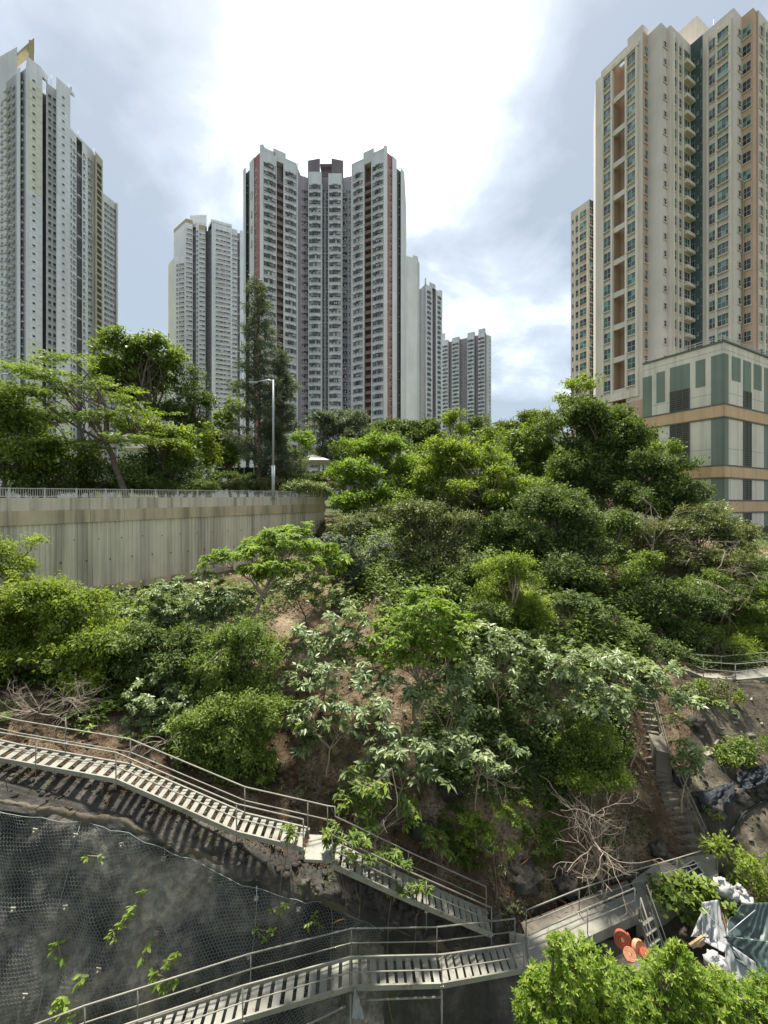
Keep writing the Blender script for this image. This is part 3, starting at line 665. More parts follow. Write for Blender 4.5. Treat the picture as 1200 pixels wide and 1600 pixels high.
# ---- white tower left of centre
T = Tower('residential_tower', 'slim white tower block with tan roof edges, standing left of the red and white tower', XY(320,245))
ZT = 160.0; zs = [156.0-2.735*k for k in range(56) if 156.0-2.735*k > 18]; zl = [z for z in zs if z < 139]
a, b_ = XY(290.5,236.3), XY(301,238)
body(T, [XY(263,247), XY(271.5,240.5), XY(272,239.4), XY(290.4,237.6)], -3, 142, [M_YEL, M_WHITE2, M_WHITE], [XY(290.4,255), XY(263,262)])
body(T, [XY(271.5,246), XY(290.4,236.4), XY(301,238), XY(301.2,242), XY(306,242), XY(306.2,238.6), XY(311,238.3), XY(311.3,236.6), XY(321,237.8), XY(321.2,245), XY(330.6,242), XY(330.8,236.4), XY(362,241), XY(362.3,242), XY(370.8,243.3), XY(371,246), XY(374.6,246), XY(374.8,243.2), XY(379.5,244.2)], -3, ZT,
     [M_WHITE2, M_WHITE, M_GREY, M_GREY, M_GREY, M_WHITE, M_WHITE, M_WHITE, M_GREY, M_GREY, M_WHITE, M_WHITE, M_WHITE, M_WHITE, M_GREY, M_GREY, M_GREY, M_WHITE], [XY(379,268), XY(275,268)])
def colpx(T, key, p, q, px, zs, sx=1.0, name='window', sz=1.0, off=0.02): T.column(key, p, q, edge_s(p, q, px), zs, off, sx, name, sz)
colpx(T, 'balc', XY(272,239.4), XY(290.4,237.6), 284, zl, 1.5); colpx(T, 'narrow', XY(272,239.4), XY(290.4,237.6), 276.8, zl, .9, 'small_window')
colpx(T, 'balc', XY(290.4,236.4), XY(301,238), 295.6, zs, 1.25)
colpx(T, 'narrow', XY(306.2,238.6), XY(311,238.3), 308.2, zs, .9, 'small_window')
colpx(T, 'balc', XY(311.3,236.6), XY(321,237.8), 316, zs, 1.2)
colpx(T, 'narrow', XY(321.2,245), XY(330.6,242), 328, zs, .9, 'small_window')
for px in (342.8, 354.6): colpx(T, 'balc', XY(330.8,236.4), XY(362,241), px, zs, 1.55)
colpx(T, 'balc', XY(362.3,242), XY(370.8,243.3), 366.6, zs, 1.0)
fl = MB()
for z in zs[::4]: fl.bar(Vector((*XY(301.2,240), z-1.3)), Vector((*XY(306,240), z-1.3)), 1.5, 0.3); fl.bar(Vector((*XY(371,244), z-1.3)), Vector((*XY(374.6,244), z-1.3)), 1.5, 0.3)
fl.build('floor_slabs', [M_WHITE], T.o)['kind'] = 'stuff'
b = MB()
b.prism([XY(271.3,245.8), XY(290.5,236.2), XY(301.1,237.8), XY(301.1,246)], ZT+0.01, ZT+2.0, 0, 0, True); b.prism([XY(311,236.4), XY(321.2,237.6), XY(321.2,246), XY(311,246)], ZT-4.4, ZT-1.4, 0, 0, True)
b.build('roof_edge', [M_TAN], T.o)
b = MB(); b.prism([XY(297,241), XY(323,240.6), XY(323.5,250), XY(297,250)], ZT, ZT+7, 0, 0); b.prism([XY(325,243), XY(330.5,236.2), XY(350,239), XY(362.2,240.8), XY(362,252), XY(325,252)], ZT+.01, ZT+1.6, 0, 0)
b.prism([XY(330,246), XY(347,246), XY(347,254), XY(330,254)], ZT, ZT+3.5, 0, 0); b.prism([XY(354,246), XY(369,246), XY(369,254), XY(354,254)], ZT, ZT+2.5, 0, 0); b.build('roof_house', [M_WHITE], T.o)
T.finish()

# ---- left tower with pale yellow panels
T = Tower('residential_tower', 'very tall white tower block with pale yellow end panels at the left edge', XY(40,145))
ZT = 145.3; zs = [141.2-2.75*k for k in range(52) if 141.2-2.75*k > 14]
A_, B_ = XY(41,137.2), XY(66.3,141.3); C_, D_ = XY(88,142.7), XY(110,147.0)
pl = [XY(-70,160), XY(8,146), XY(9.5,143.5), XY(26,140.4), XY(26.3,139.2), XY(31.8,138.3), XY(32,140.2), XY(40,138.8), A_, B_, XY(66.5,147), XY(71.8,148), XY(72,143.4), XY(87.8,146), C_, D_]
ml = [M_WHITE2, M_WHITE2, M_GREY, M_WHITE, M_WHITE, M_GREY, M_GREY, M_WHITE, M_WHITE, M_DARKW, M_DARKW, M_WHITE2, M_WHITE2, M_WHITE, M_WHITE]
body(T, pl, -3, ZT, ml, [XY(109,172), XY(-60,200)])
colpx(T, 'narrow', XY(-70,160), XY(8,146), 3.5, zs, 1.35); colpx(T, 'narrow', XY(-70,160), XY(8,146), -8, zs, 1.35)
colpx(T, 'balc', XY(9.5,143.5), XY(26,140.4), 14.0, zs, 0.75, off=.5); colpx(T, 'balc', XY(9.5,143.5), XY(26,140.4), 21.5, zs, 0.75, off=.5)
colpx(T, 'balc', XY(32,140.2), XY(40,138.8), 36, zs, 0.68)
colpx(T, 'tiny', A_, B_, 52.5, zs, 1.1, 'small_window', off=.13); colpx(T, 'tiny', C_, D_, 98.5, zs, 1.1, 'small_window', off=.13)
colpx(T, 'narrow', XY(72,143.4), XY(87.8,146), 77.5, zs, 1.0); colpx(T, 'narrow', XY(72,143.4), XY(87.8,146), 85, zs, .95)
for (p, q, f0, f1, tops) in ((A_, B_, .12, .97, (137, 96)), (C_, D_, .05, .97, (0, 0))):
    d = q-p; an = math.atan2(d.y, d.x); n = Vector((d.y,-d.x)).normalized(); c_ = p+d*(f0+f1)/2
    mes = {}
    for m_ in (M_WHITE, M_YEL):
        bm_ = MB(); bm_.box((0,0,0), (d.length*(f1-f0), 0.12, 2.66)); mes[m_] = bm_.mesh('wall_panel', [m_])
    for z in zs:
        lowy = z < 54 if tops[0] else z < 40
        m_ = M_YEL if (lowy or (tops[0] and z < 139 and z > 103)) else M_WHITE
        link('wall_panel', mes[m_], T.o, Matrix.Translation(Vector((c_.x+n.x*0.05, c_.y+n.y*.05, z))-T.o.location) @ Matrix.Rotation(an, 4, 'Z'))
b = MB(); b.prism([XY(-70,158), XY(2,150), XY(27,147), XY(27,160), XY(-70,170)], ZT, 161.5, 0, 0); b.build('penthouse', [M_WHITE2], T.o)
b = MB()
b.prism([A_+(B_-A_)*.02, A_+(B_-A_)*.9, A_+(B_-A_)*.9+Vector((0,3)), A_+Vector((-.2,3))], ZT+.01, ZT+2.6, 0, 0); b.build('parapet', [M_WHITE], T.o); b = MB(); b.prism([XY(55,146), XY(70,148), XY(70,160), XY(55,158)], ZT-1, ZT+1.5, 0, 0)
b.build('parapet', [M_WHITE], T.o); b = MB(); b.prism([C_, D_, D_+Vector((0,2)), C_+Vector((0,2))], ZT+.01, ZT+1.2, 0, 0); b.build('parapet', [M_WHITE], T.o)
b = MB()
pz = [Pz(17,151,161.6), Pz(53.5,143,160.2), Pz(53.5,147,160.2), Pz(17,155,161.6)]
b.hexa([q+Vector((0,0,-1.1)) for q in pz]+pz)
b.prism([XY(45,142.5), XY(53.2,143), XY(53.2,147), XY(45,147)], ZT-2, 159.0, 0, 0)
b.build('roof_crown', [M_TAN], T.o)
b = MB()
for px, D, h in ((80,146,5), (107,150,6), (102,150,3), (70,150,4)): b.tube([Pz(px,D,ZT), Pz(px,D,ZT+h)], 0.12, 5)
b.tube([Pz(109,149,ZT+2), Pz(112,149,ZT+4.5)], [0.5,0.15], 6); b.build('mast', [M_GREY], T.o)
T.finish()

# ---- second slab at the left, with the olive stair strip
T = Tower('residential_tower', 'white slab block with an olive strip of dark louvres, behind the very tall left tower', XY(145,180))
ZT = 146.5; zs = [142-2.75*k for k in range(52) if 142-2.75*k > 20]
pl = [XY(104,160), XY(119.5,165.5), XY(119.7,170), XY(128,172), XY(128.2,168.5), XY(137,171.5), XY(144,173.6), XY(148.8,175), XY(149,173), XY(160.5,177.5), XY(160.7,196), XY(181.5,203), XY(182,202), XY(184.5,203.5)]
ml = [M_WHITE, M_GREY, M_GREY, M_GREY, M_WHITE, M_WHITE2, M_WHITE, M_OLIVE, M_OLIVE, M_GREY, M_WHITE2, M_GREY, M_WHITE2]
body(T, pl, -3, ZT, ml, [XY(184,225), XY(110,215)])
colpx(T, 'narrow', XY(104,160), XY(119.5,165.5), 115.8, zs, 1.6); colpx(T, 'narrow', XY(104,160), XY(119.5,165.5), 111, zs, .8, 'small_window')
colpx(T, 'narrow', XY(128.2,168.5), XY(137,171.5), 131.2, zs, 1.1)
colpx(T, 'blue', XY(137,171.5), XY(144,173.6), 140.5, zs, 0.58); colpx(T, 'louvre', XY(149,173), XY(160.5,177.5), 155, zs, 1.05, 'louvre', off=.05)
colpx(T, 'blue', XY(160.7,196), XY(181.5,203), 167, zs, .95); colpx(T, 'blue', XY(160.7,196), XY(181.5,203), 176, zs, .95)
fl = MB()
for z in zs[::3]: fl.bar(Vector((*XY(119.5,167), z-1.3)), Vector((*XY(128.2,169.6), z-1.3)), 1.2, 0.4)
fl.build('floor_slabs', [M_WHITE], T.o)['kind'] = 'stuff'
b = MB(); b.prism([XY(119,166), XY(148.5,175), XY(148.5,178), XY(119,170)], ZT, ZT+1.0, 0, 0)
for px, D in ((122,168), (147,176)): b.tube([Pz(px,D,ZT), Pz(px,D,ZT+4)], 0.1, 4)
b.build('parapet', [M_WHITE2], T.o)
T.finish()

# ---- two grey towers right of centre
T = Tower('residential_tower', 'pale tower block with a blank end wall, directly right of the red and white tower', XY(665,230))
ZT = 119.5; zs = [115.5-2.797*k for k in range(40) if 115.5-2.797*k > 2]
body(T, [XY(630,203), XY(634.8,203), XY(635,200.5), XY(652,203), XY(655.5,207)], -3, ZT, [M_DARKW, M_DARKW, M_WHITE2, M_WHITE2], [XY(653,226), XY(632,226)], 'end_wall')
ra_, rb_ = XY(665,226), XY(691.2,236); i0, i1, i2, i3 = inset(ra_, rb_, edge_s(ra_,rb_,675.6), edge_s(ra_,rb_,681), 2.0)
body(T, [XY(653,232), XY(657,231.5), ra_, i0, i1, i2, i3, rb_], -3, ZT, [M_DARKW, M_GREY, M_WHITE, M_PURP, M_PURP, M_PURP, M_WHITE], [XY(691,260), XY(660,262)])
colpx(T, 'bay', ra_, rb_, 670.3, zs, .80); colpx(T, 'bay', ra_, rb_, 686, zs, .72); colpx(T, 'slot', XY(653,232), XY(657,231.5), 655.6, zs, 1.0, 'small_window')
b = MB(); b.prism([XY(663.5,226), XY(666,226), XY(666,232), XY(663.5,232)], ZT, ZT+3.2, 0, 0); b.prism([XY(671,229), XY(680.5,232), XY(680.5,236), XY(671,236)], ZT, ZT+2.6, 0, 0); b.prism([XY(686,235), XY(691,236.4), XY(691,242), XY(686,242)], ZT, ZT+1.5, 0, 0)
b.build('parapet', [M_WHITE2], T.o); b = MB(); b.prism([XY(645,202), XY(653,203.2), XY(653,210), XY(645,210)], ZT, ZT+1.2, 0, 0); b.build('parapet', [M_WHITE2], T.o); b = MB(); b.tube([Pz(648,204,ZT), Pz(648,204,ZT+4)], .1, 4)
b.build('mast', [M_GREY], T.o); T.finish()
T = Tower('residential_tower', 'shorter grey and white tower block farthest right of the middle towers, above the distant trees', XY(730,300))
p, q = XY(690,308), XY(757.5,290); pl = [p]; ml = []
for a_, b2 in ((700.5,706), (717.5,730), (741,747)):
    i0, i1, i2, i3 = inset(p, q, edge_s(p,q,a_), edge_s(p,q,b2), 2.5); pl += [i0, i1, i2, i3]; ml += [M_WHITE, M_PURP, M_PURP, M_PURP]
pl += [q, XY(759,291), XY(760,294), XY(763,295), XY(767.5,297)]; ml += [M_WHITE, M_DARKW, M_DARKW, M_WHITE2, M_WHITE2]
body(T, pl, -3, ZT, ml, [XY(766,325), XY(690,335)])
for px, w in ((695.6,1.0), (711.8,1.2), (735.6,1.15), (752.2,1.1)): colpx(T, 'bay', p, q, px, zs, w)
i0, i1, i2, i3 = inset(p, q, edge_s(p,q,717.5), edge_s(p,q,730), 2.5); colpx(T, 'slot', i1, i2, 721, zs, 1.1, 'small_window'); colpx(T, 'slot', i1, i2, 726.5, zs, 1.1, 'small_window')
a, b_ = XY(763,295), XY(767.5,297); colpx(T, 'slot', a, b_, 765.2, zs, 1.2, 'small_window')
b = MB()
for a_, b2, h in ((692,700,.8), (706.5,717,1.2), (730.5,741,2.2), (747.5,757.3,3.0)):
    i0, i1, i2, i3 = inset(p, q, edge_s(p,q,a_), edge_s(p,q,b2), 2.0); b.prism([i0, i3, i2, i1], ZT+.01, ZT+h, 0, 0); b.build('parapet', [M_WHITE2], T.o); b = MB()
b.prism([XY(689,312), XY(696,311), XY(696,316), XY(689,316)], ZT, ZT+8, 0, 0); b.build('parapet', [M_WHITE2], T.o); T.finish()

# ---- right tower (beige, green glass), its sister behind, and the podium
UU = Vector((-0.476, 0.879)); VV = Vector((0.879, 0.476))
def chain(start, steps):
    pts = [start]; p = start.copy()
    for d, px in steps:
        k = (px-CX)/F; t_ = (k*p.y-p.x)/(d.x-k*d.y); p = p+d*t_; pts.append(p.copy())
    return pts
T = Tower('residential_tower', 'beige tower block with green windows and tall peach recesses on the right', XY(1040,78))
ZT = 80.3; NF = 27; zs = [ZT-3.15-2.93*k for k in range(NF) if ZT-3.15-2.93*k > 8]
A_ = XY(1004, 70.7)
Bx = chain(A_, [(UU, 939)])[1]; Cx = chain(Bx+VV*0.7, [(UU, 930.5)])[1]
ra_, rb_ = edge_s(Bx, A_, 957.3), edge_s(Bx, A_, 978.3); i0, i1, i2, i3 = inset(Bx, A_, ra_, rb_, 2.4)
R_ = chain(A_, [(VV,1011.5), (-UU,1033), (VV,1042), (-UU,1047.5), (VV,1079), (-UU,1098), (-UU,1146.5), (VV,1159), (-UU,1177), (VV,1182), (-UU,1185), (VV,1260)])
pl = [Cx, Bx+VV*0.7, Bx, i0, i1, i2, i3]+R_
ml = [M_PINKW, M_PINKW, M_PINKW, M_PEACH, M_PEACH, M_PURP, M_PINKW]+[M_PEACH, M_PINKW, M_PINKW, M_PINKW, M_PINKW, M_GREEND, M_PINKW, M_PINKW, M_PEACH, M_PEACH, M_PEACH, M_PINKW]
body(T, pl, -6, ZT, ml, [R_[-1]+UU*14, Cx+VV*22+UU*2, Cx+VV*8+UU*6])
# the frame on the left face: white beams every second floor across the peach recess, upright fins
dA = (A_-Bx); an = math.atan2(dA.y, dA.x); nA = Vector((dA.y,-dA.x)).normalized()
bm_ = MB(); bm_.box((0,0,0), (dA.length*(rb_-ra_)-0.02, 0.5, 0.95)); me = bm_.mesh('cross_beam', [M_PINKW]); c_ = Bx+dA*(ra_+rb_)/2
bm_ = MB(); bm_.box((0,0,0), (dA.length*0.93, 0.2, 0.7)); 
for k, z in enumerate(zs):
    if k % 2 == 1 and z > 9.5: link('cross_beam', me, T.o, Matrix.Translation(Vector((c_.x-nA.x*.2, c_.y-nA.y*.2, z-1.5))-T.o.location) @ Matrix.Rotation(an, 4, 'Z'))
link('cross_beam', me, T.o, Matrix.Translation(Vector((c_.x-nA.x*.2, c_.y-nA.y*.2, ZT-0.5))-T.o.location) @ Matrix.Rotation(an, 4, 'Z') @ Matrix.Diagonal((1,1,1.1,1)))
b = MB(); zb = 19.5
for px in (943.2, 957.0, 979.3, 995.8):
    f = edge_s(Bx, A_, px); c2 = Bx+dA*f+nA*0.1; b.box((c2.x, c2.y, (ZT-2+zb)/2), (0.34, 0.5, ZT-2-zb), 0, an)
c2 = Bx+dA*edge_s(Bx,A_,969.5)+nA*.1; b.box((c2.x, c2.y, zb-0.4), (dA.length*0.86, 0.52, 1.3), 0, an); b.box((c2.x, c2.y, ZT-1.5), (dA.length*0.86, 0.52, .8), 0, an)
b.build('facade_frame', [M_CREAM], T.o)
b = MB(); c2 = Bx+dA*edge_s(Bx,A_,969.5); c2 = c2+nA*.04; b.box((c2.x, c2.y, 8.5), (dA.length-.02, 0.1, 18.5), 0, an); b.build('lower_wall', [M_PEACH], T.o)
TW = {'r_bay':2.15,'r_wide':3.05,'r_mid':1.7,'r_small':.55,'r_tall':1.35,'r_dark':2.0,'balc':2.5,'narrow':.95,'blue':3.0}
def span(T, key, p, q, x0, x1, zs, name='window', off=0.02, sz=1.0):
    a, b2 = edge_s(p, q, x0), edge_s(p, q, x1); T.column(key, p, q, (a+b2)/2, zs, off, abs(b2-a)*(q-p).length/TW[key], name, sz)
zu = [z for z in zs if z > 19.5]
span(T, 'r_bay', Bx, A_, 943.8, 955.8, zu); span(T, 'r_bay', Bx, A_, 980.8, 994.6, zu)
span(T, 'r_tall', Bx, A_, 962, 974, [15.0], off=.1, sz=1.5)
span(T, 'r_mid', R_[0], R_[1], 1006, 1011.2, zs)
span(T, 'r_small', R_[2], R_[3], 1036.6, 1041, zs, 'small_window')
span(T, 'r_tall', R_[4], R_[5], 1051, 1056, zs)
span(T, 'r_mid', R_[4], R_[5], 1057.4, 1064, zs); span(T, 'r_wide', R_[4], R_[5], 1065.5, 1077, zs)
span(T, 'r_dark', R_[5], R_[6], 1079.6, 1086, [z-.5 for z in zs]); span(T, 'r_small', R_[5], R_[6], 1089.5, 1091.6, [z-1.0 for z in zs], 'small_window', sz=.55); span(T, 'r_dark', R_[5], R_[6], 1094.5, 1097.5, zs, 'small_window')
span(T, 'r_mid', R_[6], R_[7], 1108, 1119, zs); span(T, 'r_wide', R_[6], R_[7], 1121, 1141.5, zs)
span(T, 'r_small', R_[7], R_[8], 1152.6, 1157, zs, 'small_window')
span(T, 'r_mid', R_[8], R_[9], 1160.5, 1174, zs)
span(T, 'r_tall', R_[11], R_[12], 1186.5, 1191, zs); span(T, 'r_tall', R_[11], R_[12], 1193.5, 1198, zs, sz=1.1); span(T, 'r_tall', R_[11], R_[12], 1203, 1212, zs)
# fins and balcony slabs
def finpx(p, q, px, w=0.3, z0=-3, z1=ZT-1.4, dep=0.45, m=M_CREAM, bb=None):
    d = q-p; n = Vector((d.y,-d.x)).normalized(); c = p+d*edge_s(p,q,px)+n*dep*.3
    bb.box((c.x, c.y, (z0+z1)/2), (w, dep, z1-z0), 0, math.atan2(d.y, d.x))
b = MB()
for (i, px) in ((4,1050.2), (4,1056.6), (4,1064.5), (6,1107), (6,1120.3), (6,1141.5), (11,1192), (11,1199)): finpx(R_[i], R_[i+1], px, bb=b)
b.build('fins', [M_CREAM], T.o)
d = R_[5]-R_[4]; an5 = math.atan2(d.y, d.x); n5 = Vector((d.y,-d.x)).normalized(); c5 = R_[4]+d*edge_s(R_[4],R_[5],1072.5)
bm_ = MB(); bm_.box((0,-0.35,0), (2.6,0.9,0.55)); me = bm_.mesh('window_ledge', [M_CREAM])
for z in zs: link('window_ledge', me, T.o, Matrix.Translation(Vector((c5.x, c5.y, z-1.45))-T.o.location) @ Matrix.Rotation(an5, 4, 'Z'))
b = MB()
ph = chain(XY(1089,76.5), [(UU,1052)]); ph2 = chain(XY(1089,76.5), [(VV,1125)]); h = 763/F*76.5
b.prism([ph[1], ph[0], ph2[1], ph2[1]+UU*5, ph[1]+VV*6], ZT-6, h, 0, 0); b.build('roof_house', [M_PINKW], T.o)
b = MB()
for (i, f0, f1, h) in ((-1,0,0,0),):
    pass
for p_, q_, h in ((Bx, A_, 1.2),):
    d = q_-p_; n = Vector((d.y,-d.x)).normalized()
    b.prism([p_+d*.66, q_, q_-n*2, p_+d*.66-n*2], ZT+.01, ZT+h, 0, 0)
for px, D in ((1115,75), (1121,76)): b.tube([Pz(px,D,ZT), Pz(px,D,ZT+ (7 if px == 1115 else 5))], .07, 4)
b.build('parapet', [M_PINKW], T.o)
d = R_[8]-R_[7]; c2 = R_[8]-d*0.06; b = MB(); b.tube([Vector((c2.x, c2.y, 5))+Vector((0.1,-.3,0)), Vector((c2.x, c2.y, 53))+Vector((.1,-.3,0))], .1, 6); b.build('drain_pipe', [M_TAN], T.o)
T.finish()

T = Tower('residential_tower', 'beige tower block half hidden behind the left edge of the tower with peach recesses', XY(908,118))
Ck = XY(921,109.7); e0 = chain(Ck, [(UU,892)])[1]; e1 = chain(Ck, [(VV,926)])[1]; e2 = chain(e1, [(-UU,930)])[1]; e3 = chain(e2, [(VV,965)])[1]
body(T, [e0, Ck, e1, e2, e3], -4, ZT, [M_PINKW, M_GREEND, M_GREEND, M_PINKW], [e3+UU*12, e0+VV*10])
zz = [ZT-3-2.9*k for k in range(26) if ZT-3-2.9*k > 12]
colpx(T, 'r_bay', e0, Ck, 911.5, zz, 1.0); colpx(T, 'r_tall', e0, Ck, 902.5, zz, .8); colpx(T, 'r_small', e0, Ck, 895.2, zz, 1.0, 'small_window'); colpx(T, 'r_mid', Ck, e1, 923.4, zz, .9)
b = MB()
for px in (899.2, 905.6, 918.2): finpx(e0, Ck, px, .3, -3, ZT-1.5, .4, bb=b)
b.build('fins', [M_CREAM], T.o); T.finish()

K0 = XY(1131, 56.0)
PZ = lambda y: (HY-y)/F*56.0
kl = chain(K0, [(UU,1004.6)])[1]; kr = chain(K0, [(VV,1330)])[1]
pod = thing('podium_building', 'cream and grey-green car park podium with orange bands in front of the beige tower', 'building', (K0.x, K0.y, -8))
class _P: pass
Tp = _P(); Tp.o = pod
ztop = PZ(534)
body(Tp, [kl, K0, kr], -9, ztop, [M_CREAM, M_CREAM], [kr+UU*16, kl+VV*16])
def slab(e, px0, px1, z0, z1, mat, name, off=0.06, th=0.12):
    p, q = (kl, K0) if e == 0 else (K0, kr); d = q-p; n = Vector((d.y,-d.x)).normalized(); a = edge_s(p,q,px0) if px0 is not None else 0; b2 = edge_s(p,q,px1) if px1 is not None else 1
    L = d.length*(b2-a); c = p+d*(a+b2)/2+n*(off-th/2)
    bb = MB(); bb.box((c.x, c.y, (z0+z1)/2), (L, th, z1-z0), 0, math.atan2(d.y, d.x)); return bb.build(name, [mat], pod)
levels = [(650,632),(745,728),(800,783),(870,853)]
for (yb, yt) in levels:
    for e in (0, 1):
        slab(e, None, None, PZ(yb), PZ(yt), M_ORNG, 'band', 0.10, 0.2)
        slab(e, None, None, PZ(yt), PZ(yt)+0.2, M_BEIGED, 'trim', 0.16, 0.26); slab(e, None, None, PZ(yb)-0.2, PZ(yb), M_BEIGED, 'trim', 0.16, 0.26)
for e in (0, 1): slab(e, None, None, ztop+.002, ztop+0.22, M_BEIGED, 'coping', 0.2, 0.6)
zA, zB = PZ(632)+.21, PZ(553)
spec0 = [(1004.7,1018.6,zA,zB-.4), (1026,1039,PZ(609),zB-.2), (1047,1078,zA+3.1,zB), (1087,1102,PZ(597),zB+.0), (1111.3,None,zA,zB+.1)]
for a, b2, z0, z1 in spec0: slab(0, a, b2, z0, z1, M_GREENT, 'green_panel', 0.05, 0.1)
spec1 = [(None,1137.8,zA,zB+.1), (1143.2,1156.6,PZ(590),zB+.1), (1161,1173.2,zA+2.4,zB+.1), (1177.5,1189.6,PZ(594),zB+.1), (1194,1206,zA,zB+.1), (1212,1228,PZ(590),zB), (1234,1250,zA,zB)]
for a, b2, z0, z1 in spec1: slab(1, a, b2, z0, z1, M_GREENT, 'green_panel', 0.05, 0.1)
def louv(e, px0, px1, z0, z1, nm=3):
    p, q = (kl, K0) if e == 0 else (K0, kr); d = q-p; n = Vector((d.y,-d.x)).normalized(); a, b2 = edge_s(p,q,px0), edge_s(p,q,px1); L = d.length*(b2-a); c = p+d*(a+b2)/2; an = math.atan2(d.y,d.x)
    b = MB(); b.box((c.x-n.x*.0, c.y-n.y*.0, (z0+z1)/2), (L, 0.05, z1-z0), 0, an)
    k = int((z1-z0)/0.28)
    for i in range(k): cc = c+n*0.04; b.box((cc.x, cc.y, z0+(i+.5)*(z1-z0)/k), (L, 0.05, 0.09), 1, an)
    o = b.build('louvre_window', [M_LOUV, M_BEIGED], pod)
    m2 = MB(); fr = [(-L/2, .12), (L/2, .12)]+[(-L/2+L*i/nm, .07) for i in range(1, nm)]
    for xx, ww in fr: cc = p+d*(a+b2)/2+d.normalized()*xx+n*0.07; m2.box((cc.x, cc.y, (z0+z1)/2), (ww, .1, z1-z0), 0, an)
    m2.build('mullion', [M_BEIGED], o).location = (0,0,0)
    return o
louv(0, 1047.5, 1077.6, zA, zA+3.05); louv(1, 1161.2, 1173, zA, zA+2.38, 2)
z0, z1 = PZ(728)+.21, PZ(650)-.21
louv(0, 1047.5, 1077.6, z0, z1); louv(1, 1161.2, 1173, z0, z1, 2); louv(1, 1212, 1228, z0, z1, 2)
slab(0, 1111.3, None, z0, z1, M_GREENT, 'green_panel', .05, .1); slab(1, None, 1137.8, z0, z1, M_GREENT, 'green_panel', .05, .1); slab(1, 1194, 1206, z0, z1, M_GREENT, 'green_panel', .05, .1); slab(0, 1004.7, 1018.6, z0, z1, M_GREENT, 'green_panel', .05, .1)
for (ya, yb) in ((783,745), (853,800)):
    z0, z1 = PZ(ya)+.21, PZ(yb)-.21
    slab(0, 1111.3, None, z0, z1, M_GREENT, 'green_panel', .05, .1); slab(1, None, 1137.8, z0, z1, M_GREENT, 'green_panel', .05, .1); slab(1, 1194, 1206, z0, z1, M_GREENT, 'green_panel', .05, .1)
    louv(1, 1161.2, 1173, z0, z1, 2); louv(0, 1047.5, 1077.6, z0, z1); louv(1, 1212, 1228, z0, z1, 2)
# joint lines of the cream cladding and the roof railing
b = MB()
for e in (0, 1):
    p, q = (kl, K0) if e == 0 else (K0, kr); d = q-p; n = Vector((d.y,-d.x)).normalized(); an = math.atan2(d.y, d.x); c = (p+q)/2
    for z in (PZ(612), PZ(700), PZ(545)): b.box((c.x, c.y, z), (d.length, 0.02, 0.035), 0, an)
b.build('cladding_joints', [M_BEIGED], pod)
b = MB()
for p, q in ((kl, K0), (K0, kr)):
    d = q-p; k = int(d.length/1.6); n = Vector((-d.y, d.x)).normalized()*.3
    for z in (0.62, 0.95): b.bar(Vector((p.x+n.x, p.y+n.y, ztop+z)), Vector((q.x+n.x, q.y+n.y, ztop+z)), .07, .07)
    for i in range(k+1): c = p+d*i/k+n; b.box((c.x, c.y, ztop+.55), (.08,.08,.9))
b.build('roof_railing', [M_RAILP], pod)
# ------------------------------------------------------------------ metal stairs, footbridge, paths
M_STEEL = m_steel('pale_painted_steel', (0.25,0.24,0.195))
M_TREAD = m_steel('stair_tread', (0.24,0.235,0.195))
M_BRIDGE = m_wall('bridge_concrete', (0.25,0.24,0.20), (0.09,0.085,0.07), 0.8, 0.8, 1.5)
M_STEPC = m_wall('old_step_concrete', (0.17,0.15,0.12), (0.05,0.045,0.035), 0.9, 1.0, 1.6)
WY = Vector((0, 0.80, 0))
def along(pts, u):
    """point at length u of a polyline"""
    for a, b in zip(pts[:-1], pts[1:]):
        L = (b-a).length
        if u <= L: return a+(b-a)*(u/L), (b-a)/L
        u -= L
    return pts[-1].copy(), (pts[-1]-pts[-2]).normalized()
def treads(o, a, b, width, n, slope_gap=0.62, thick=0.035, skip=0):
    d = b-a; h = Vector((d.x, d.y, 0)); run = h.length; hn = h.normalized(); an = math.atan2(hn.y, hn.x)
    side = width
    bm_ = MB(); dep = run/n*slope_gap
    q = [Vector((0,0,0)), hn*dep, hn*dep+side, side]
    bm_.hexa([p-Vector((0,0,thick)) for p in q]+q); me = bm_.mesh('tread', [M_TREAD])
    for i in range(n):
        p = a+d*((i+0.2)/n); ob = link('tread', me, o, Matrix.Translation(p-o.location+Vector((random.uniform(-.006,.006), 0, random.uniform(-.004,.004)))))
def stringer(o, pts, off, mat=M_STEEL, w=0.05, h=0.17):
    b = MB()
    for p, q in zip(pts[:-1], pts[1:]): b.bar(p+off, q+off, w, h)
    b.build('stringer', [mat], o)
def rails(o, pts, h=1.0, mid=0.52, posts=None, r=0.024, mat=M_STEEL, foot=0.35, names=('handrail','mid_rail')):
    up = Vector((0,0,1))
    b = MB(); b.tube([p+up*h for p in pts], r, 8); b.build(names[0], [mat], o)
    if mid: b = MB(); b.tube([p+up*mid for p in pts], r*0.8, 6); b.build(names[1], [mat], o)
    for p in (posts if posts is not None else pts):
        b = MB(); b.tube([p+up*(-foot), p+up*(h)], r*0.85, 6); b.box(p+up*(-0.02), (0.13,0.10,0.05)); b.build('post', [mat], o)

